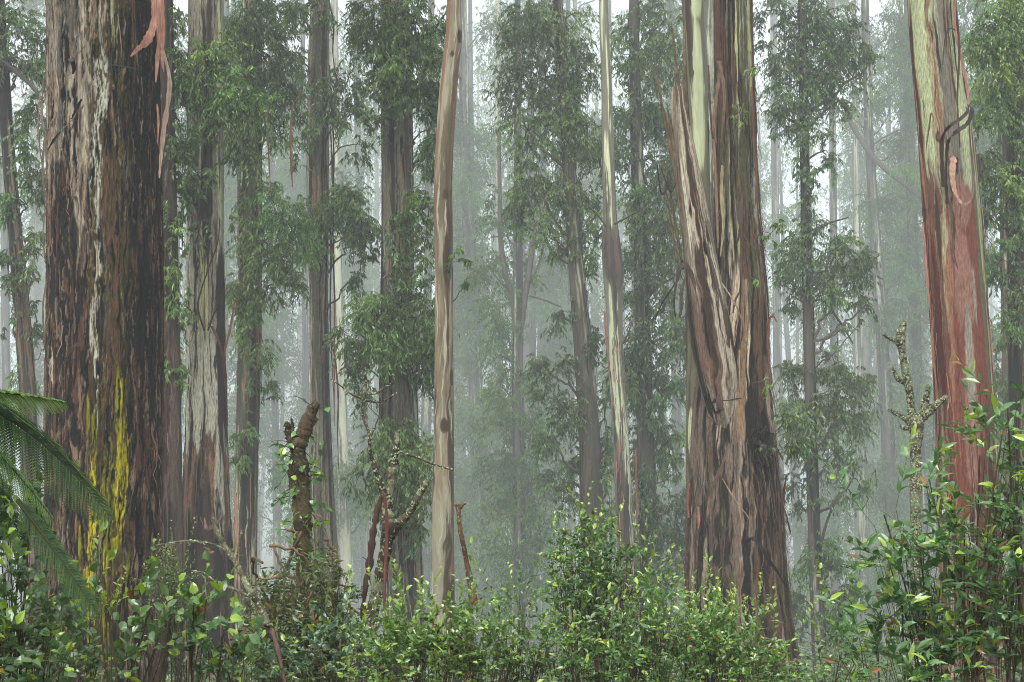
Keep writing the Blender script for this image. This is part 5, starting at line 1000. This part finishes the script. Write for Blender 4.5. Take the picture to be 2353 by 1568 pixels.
# ================================================================== tree fern
def frond(root, base, tip, sag, lp, seed, c0=(44, 84, 40), c1=(96, 134, 74), npin=46, side_up=(0, 0, 1), taper=.9, droop=.25):
    rng = np.random.default_rng(seed)
    t = np.linspace(0, 1, 24)[:, None]; base = np.array(base, float); tip = np.array(tip, float)
    Lr = np.linalg.norm(tip - base)
    mid = (base + tip) / 2 + np.array([0, 0, sag * Lr])
    P = base * (1 - t) ** 2 + 2 * mid * t * (1 - t) + tip * t * t
    gr = Geo(); tubes(gr, P, np.linspace(.007, .0015, 24), lin((46, 46, 28)), 6)
    g = Geo()
    u = np.linspace(.06, .995, npin)
    C = np.stack([np.interp(u, t[:, 0], P[:, k]) for k in range(3)], -1)
    T = norm(np.stack([np.gradient(np.interp(u, t[:, 0], P[:, k])) for k in range(3)], -1))
    S = norm(np.cross(T, np.array(side_up, float)))
    for sgn in (-1, 1):
        ln = lp * np.sin(np.pi * np.clip(u * .9 + .1, 0, 1)) ** .6 * (1 - .3 * u) + .015
        D = norm(S * sgn + T * .55 + np.array([0, 0, -droop]) + rng.normal(0, .04, S.shape))
        k = 18; v = np.linspace(.04, 1, k)[None, :, None]
        Q = C[:, None] + D[:, None] * ln[:, None, None] * v + np.array([0, 0, -1.]) * (ln[:, None, None] * .22 * v ** 2)
        Tn = D; Sn = norm(np.cross(Tn, np.cross(S * sgn, T) + 1e-6)); Nn = np.cross(Tn, Sn)
        pl = (ln[:, None] * .15 * (1 - .75 * v[..., 0]) + .004)
        for s2 in (-1, 1):
            A = (Sn * s2 + Tn * .45)[:, None] + np.zeros_like(Q)
            c = lin(c0) + (lin(c1) - lin(c0)) * rng.uniform(0, 1, (Q.shape[0], 1, 1)) * np.ones((1, k, 1)) + 0 * Q
            N2 = np.repeat(Nn[:, None], k, 1)
            leaves(g, Q.reshape(-1, 3), A.reshape(-1, 3), N2.reshape(-1, 3), pl.ravel(), pl.ravel() * .34, c.reshape(-1, 3) * rng.uniform(.85, 1.15, (len(Q.reshape(-1, 3)), 1)), 'lance')
        tubes(gr, np.stack([C, C + D * ln[:, None] * .5 + [0, 0, 0], C + D * ln[:, None] + np.array([0, 0, -1.]) * ln[:, None] * .22], 1), np.tile([.0016, .001, .0006], (npin, 1)), lin((80, 96, 44)), 3, cap=False)
    f = g.obj('frond', M_FERN, root); gr.obj('midrib', M_TWIG, f)
FY = 4.6
ctr = at(-170, 900, FY)
fern = thing('tree_fern', (float(ctr[0]), FY, float(gz(ctr[0], FY))), 'tree fern whose long feathery fronds reach in from the left edge', 'tree fern')
g = Geo(); k = 20; t = np.linspace(0, 1, k)[:, None]; zb = float(gz(ctr[0], FY))
tubes(g, np.array([ctr[0], FY, zb - .1]) + t * np.array([0, 0, ctr[2] - zb + .1]), .11 + .02 * np.sin(np.arange(k) * 2.1), lin((40, 28, 20)), 14); g.obj('trunk', M_LICHEN, fern, True)
frond(fern, ctr, at(150, 924, 4.5), .06, .09, 1, (84, 118, 60), (140, 168, 104), side_up=(0, .55, 1))
frond(fern, ctr, at(255, 1190, 4.2), .20, .15, 2, (26, 48, 30), (56, 84, 56), side_up=(0, 1, .5), droop=.6, npin=56)
frond(fern, ctr, at(120, 1190, 4.3), .10, .12, 3, (74, 110, 62), (128, 160, 106), side_up=(.2, .8, .8), droop=.3)
frond(fern, ctr, at(60, 1260, 4.7), .16, .12, 4, (40, 68, 44), (80, 110, 78), side_up=(0, .7, .8), droop=.4)
frond(fern, ctr, at(40, 960, 4.9), .12, .18, 5, (34, 66, 36), (70, 104, 60), side_up=(0, .4, 1))
frond(fern, ctr, at(-30, 1150, 4.9), .18, .2, 6, (30, 60, 34), (60, 96, 56), side_up=(.3, .6, .8))
rr_ = np.random.default_rng(3)
for i in range(7):
    a = math.pi * (.55 + .9 * i / 6); frond(fern, ctr, ctr + np.array([math.cos(a) * 1.3, math.sin(a) * 1.2, rr_.uniform(-.3, .3)]), .3, .26, 20 + i, side_up=(0, 0, 1), npin=34)
frond(fern, at(40, 1150, 4.4), at(225, 1410, 4.2), .03, .055, 8, (34, 62, 40), (66, 96, 62), side_up=(.4, .9, .2), npin=40)
P, R = px_line([(60, 1130, 8), (110, 1220, 14), (150, 1290, 13), (175, 1330, 7)], 4.55); g = Geo(); tubes(g, P, R, lin((48, 30, 24)), 8); g.obj('dead_stalk', M_LICHEN, fern, True)

# ================================================================== the mist
def haze():
    x0, x1, y0, y1, z0, z1 = -740, 740, -100, 930, -62, 150
    V = [(x, y, z) for z in (z0, z1) for y in (y0, y1) for x in (x0, x1)]
    F = [(0, 2, 3, 1), (4, 5, 7, 6), (0, 1, 5, 4), (2, 6, 7, 3), (0, 4, 6, 2), (1, 3, 7, 5)]
    m, t, out = nodes('haze'); v = t.nodes.new('ShaderNodeVolumePrincipled')
    v.inputs['Density'].default_value = HAZE_DENSITY; v.inputs['Color'].default_value = (*HAZE_COLOR, 1); v.inputs['Anisotropy'].default_value = 0.0
    t.links.new(v.outputs[0], out.inputs['Volume'])
    o = mesh_obj('haze', np.array(V, float), [np.array(F)], None, m); o['kind'] = 'stuff'
haze()
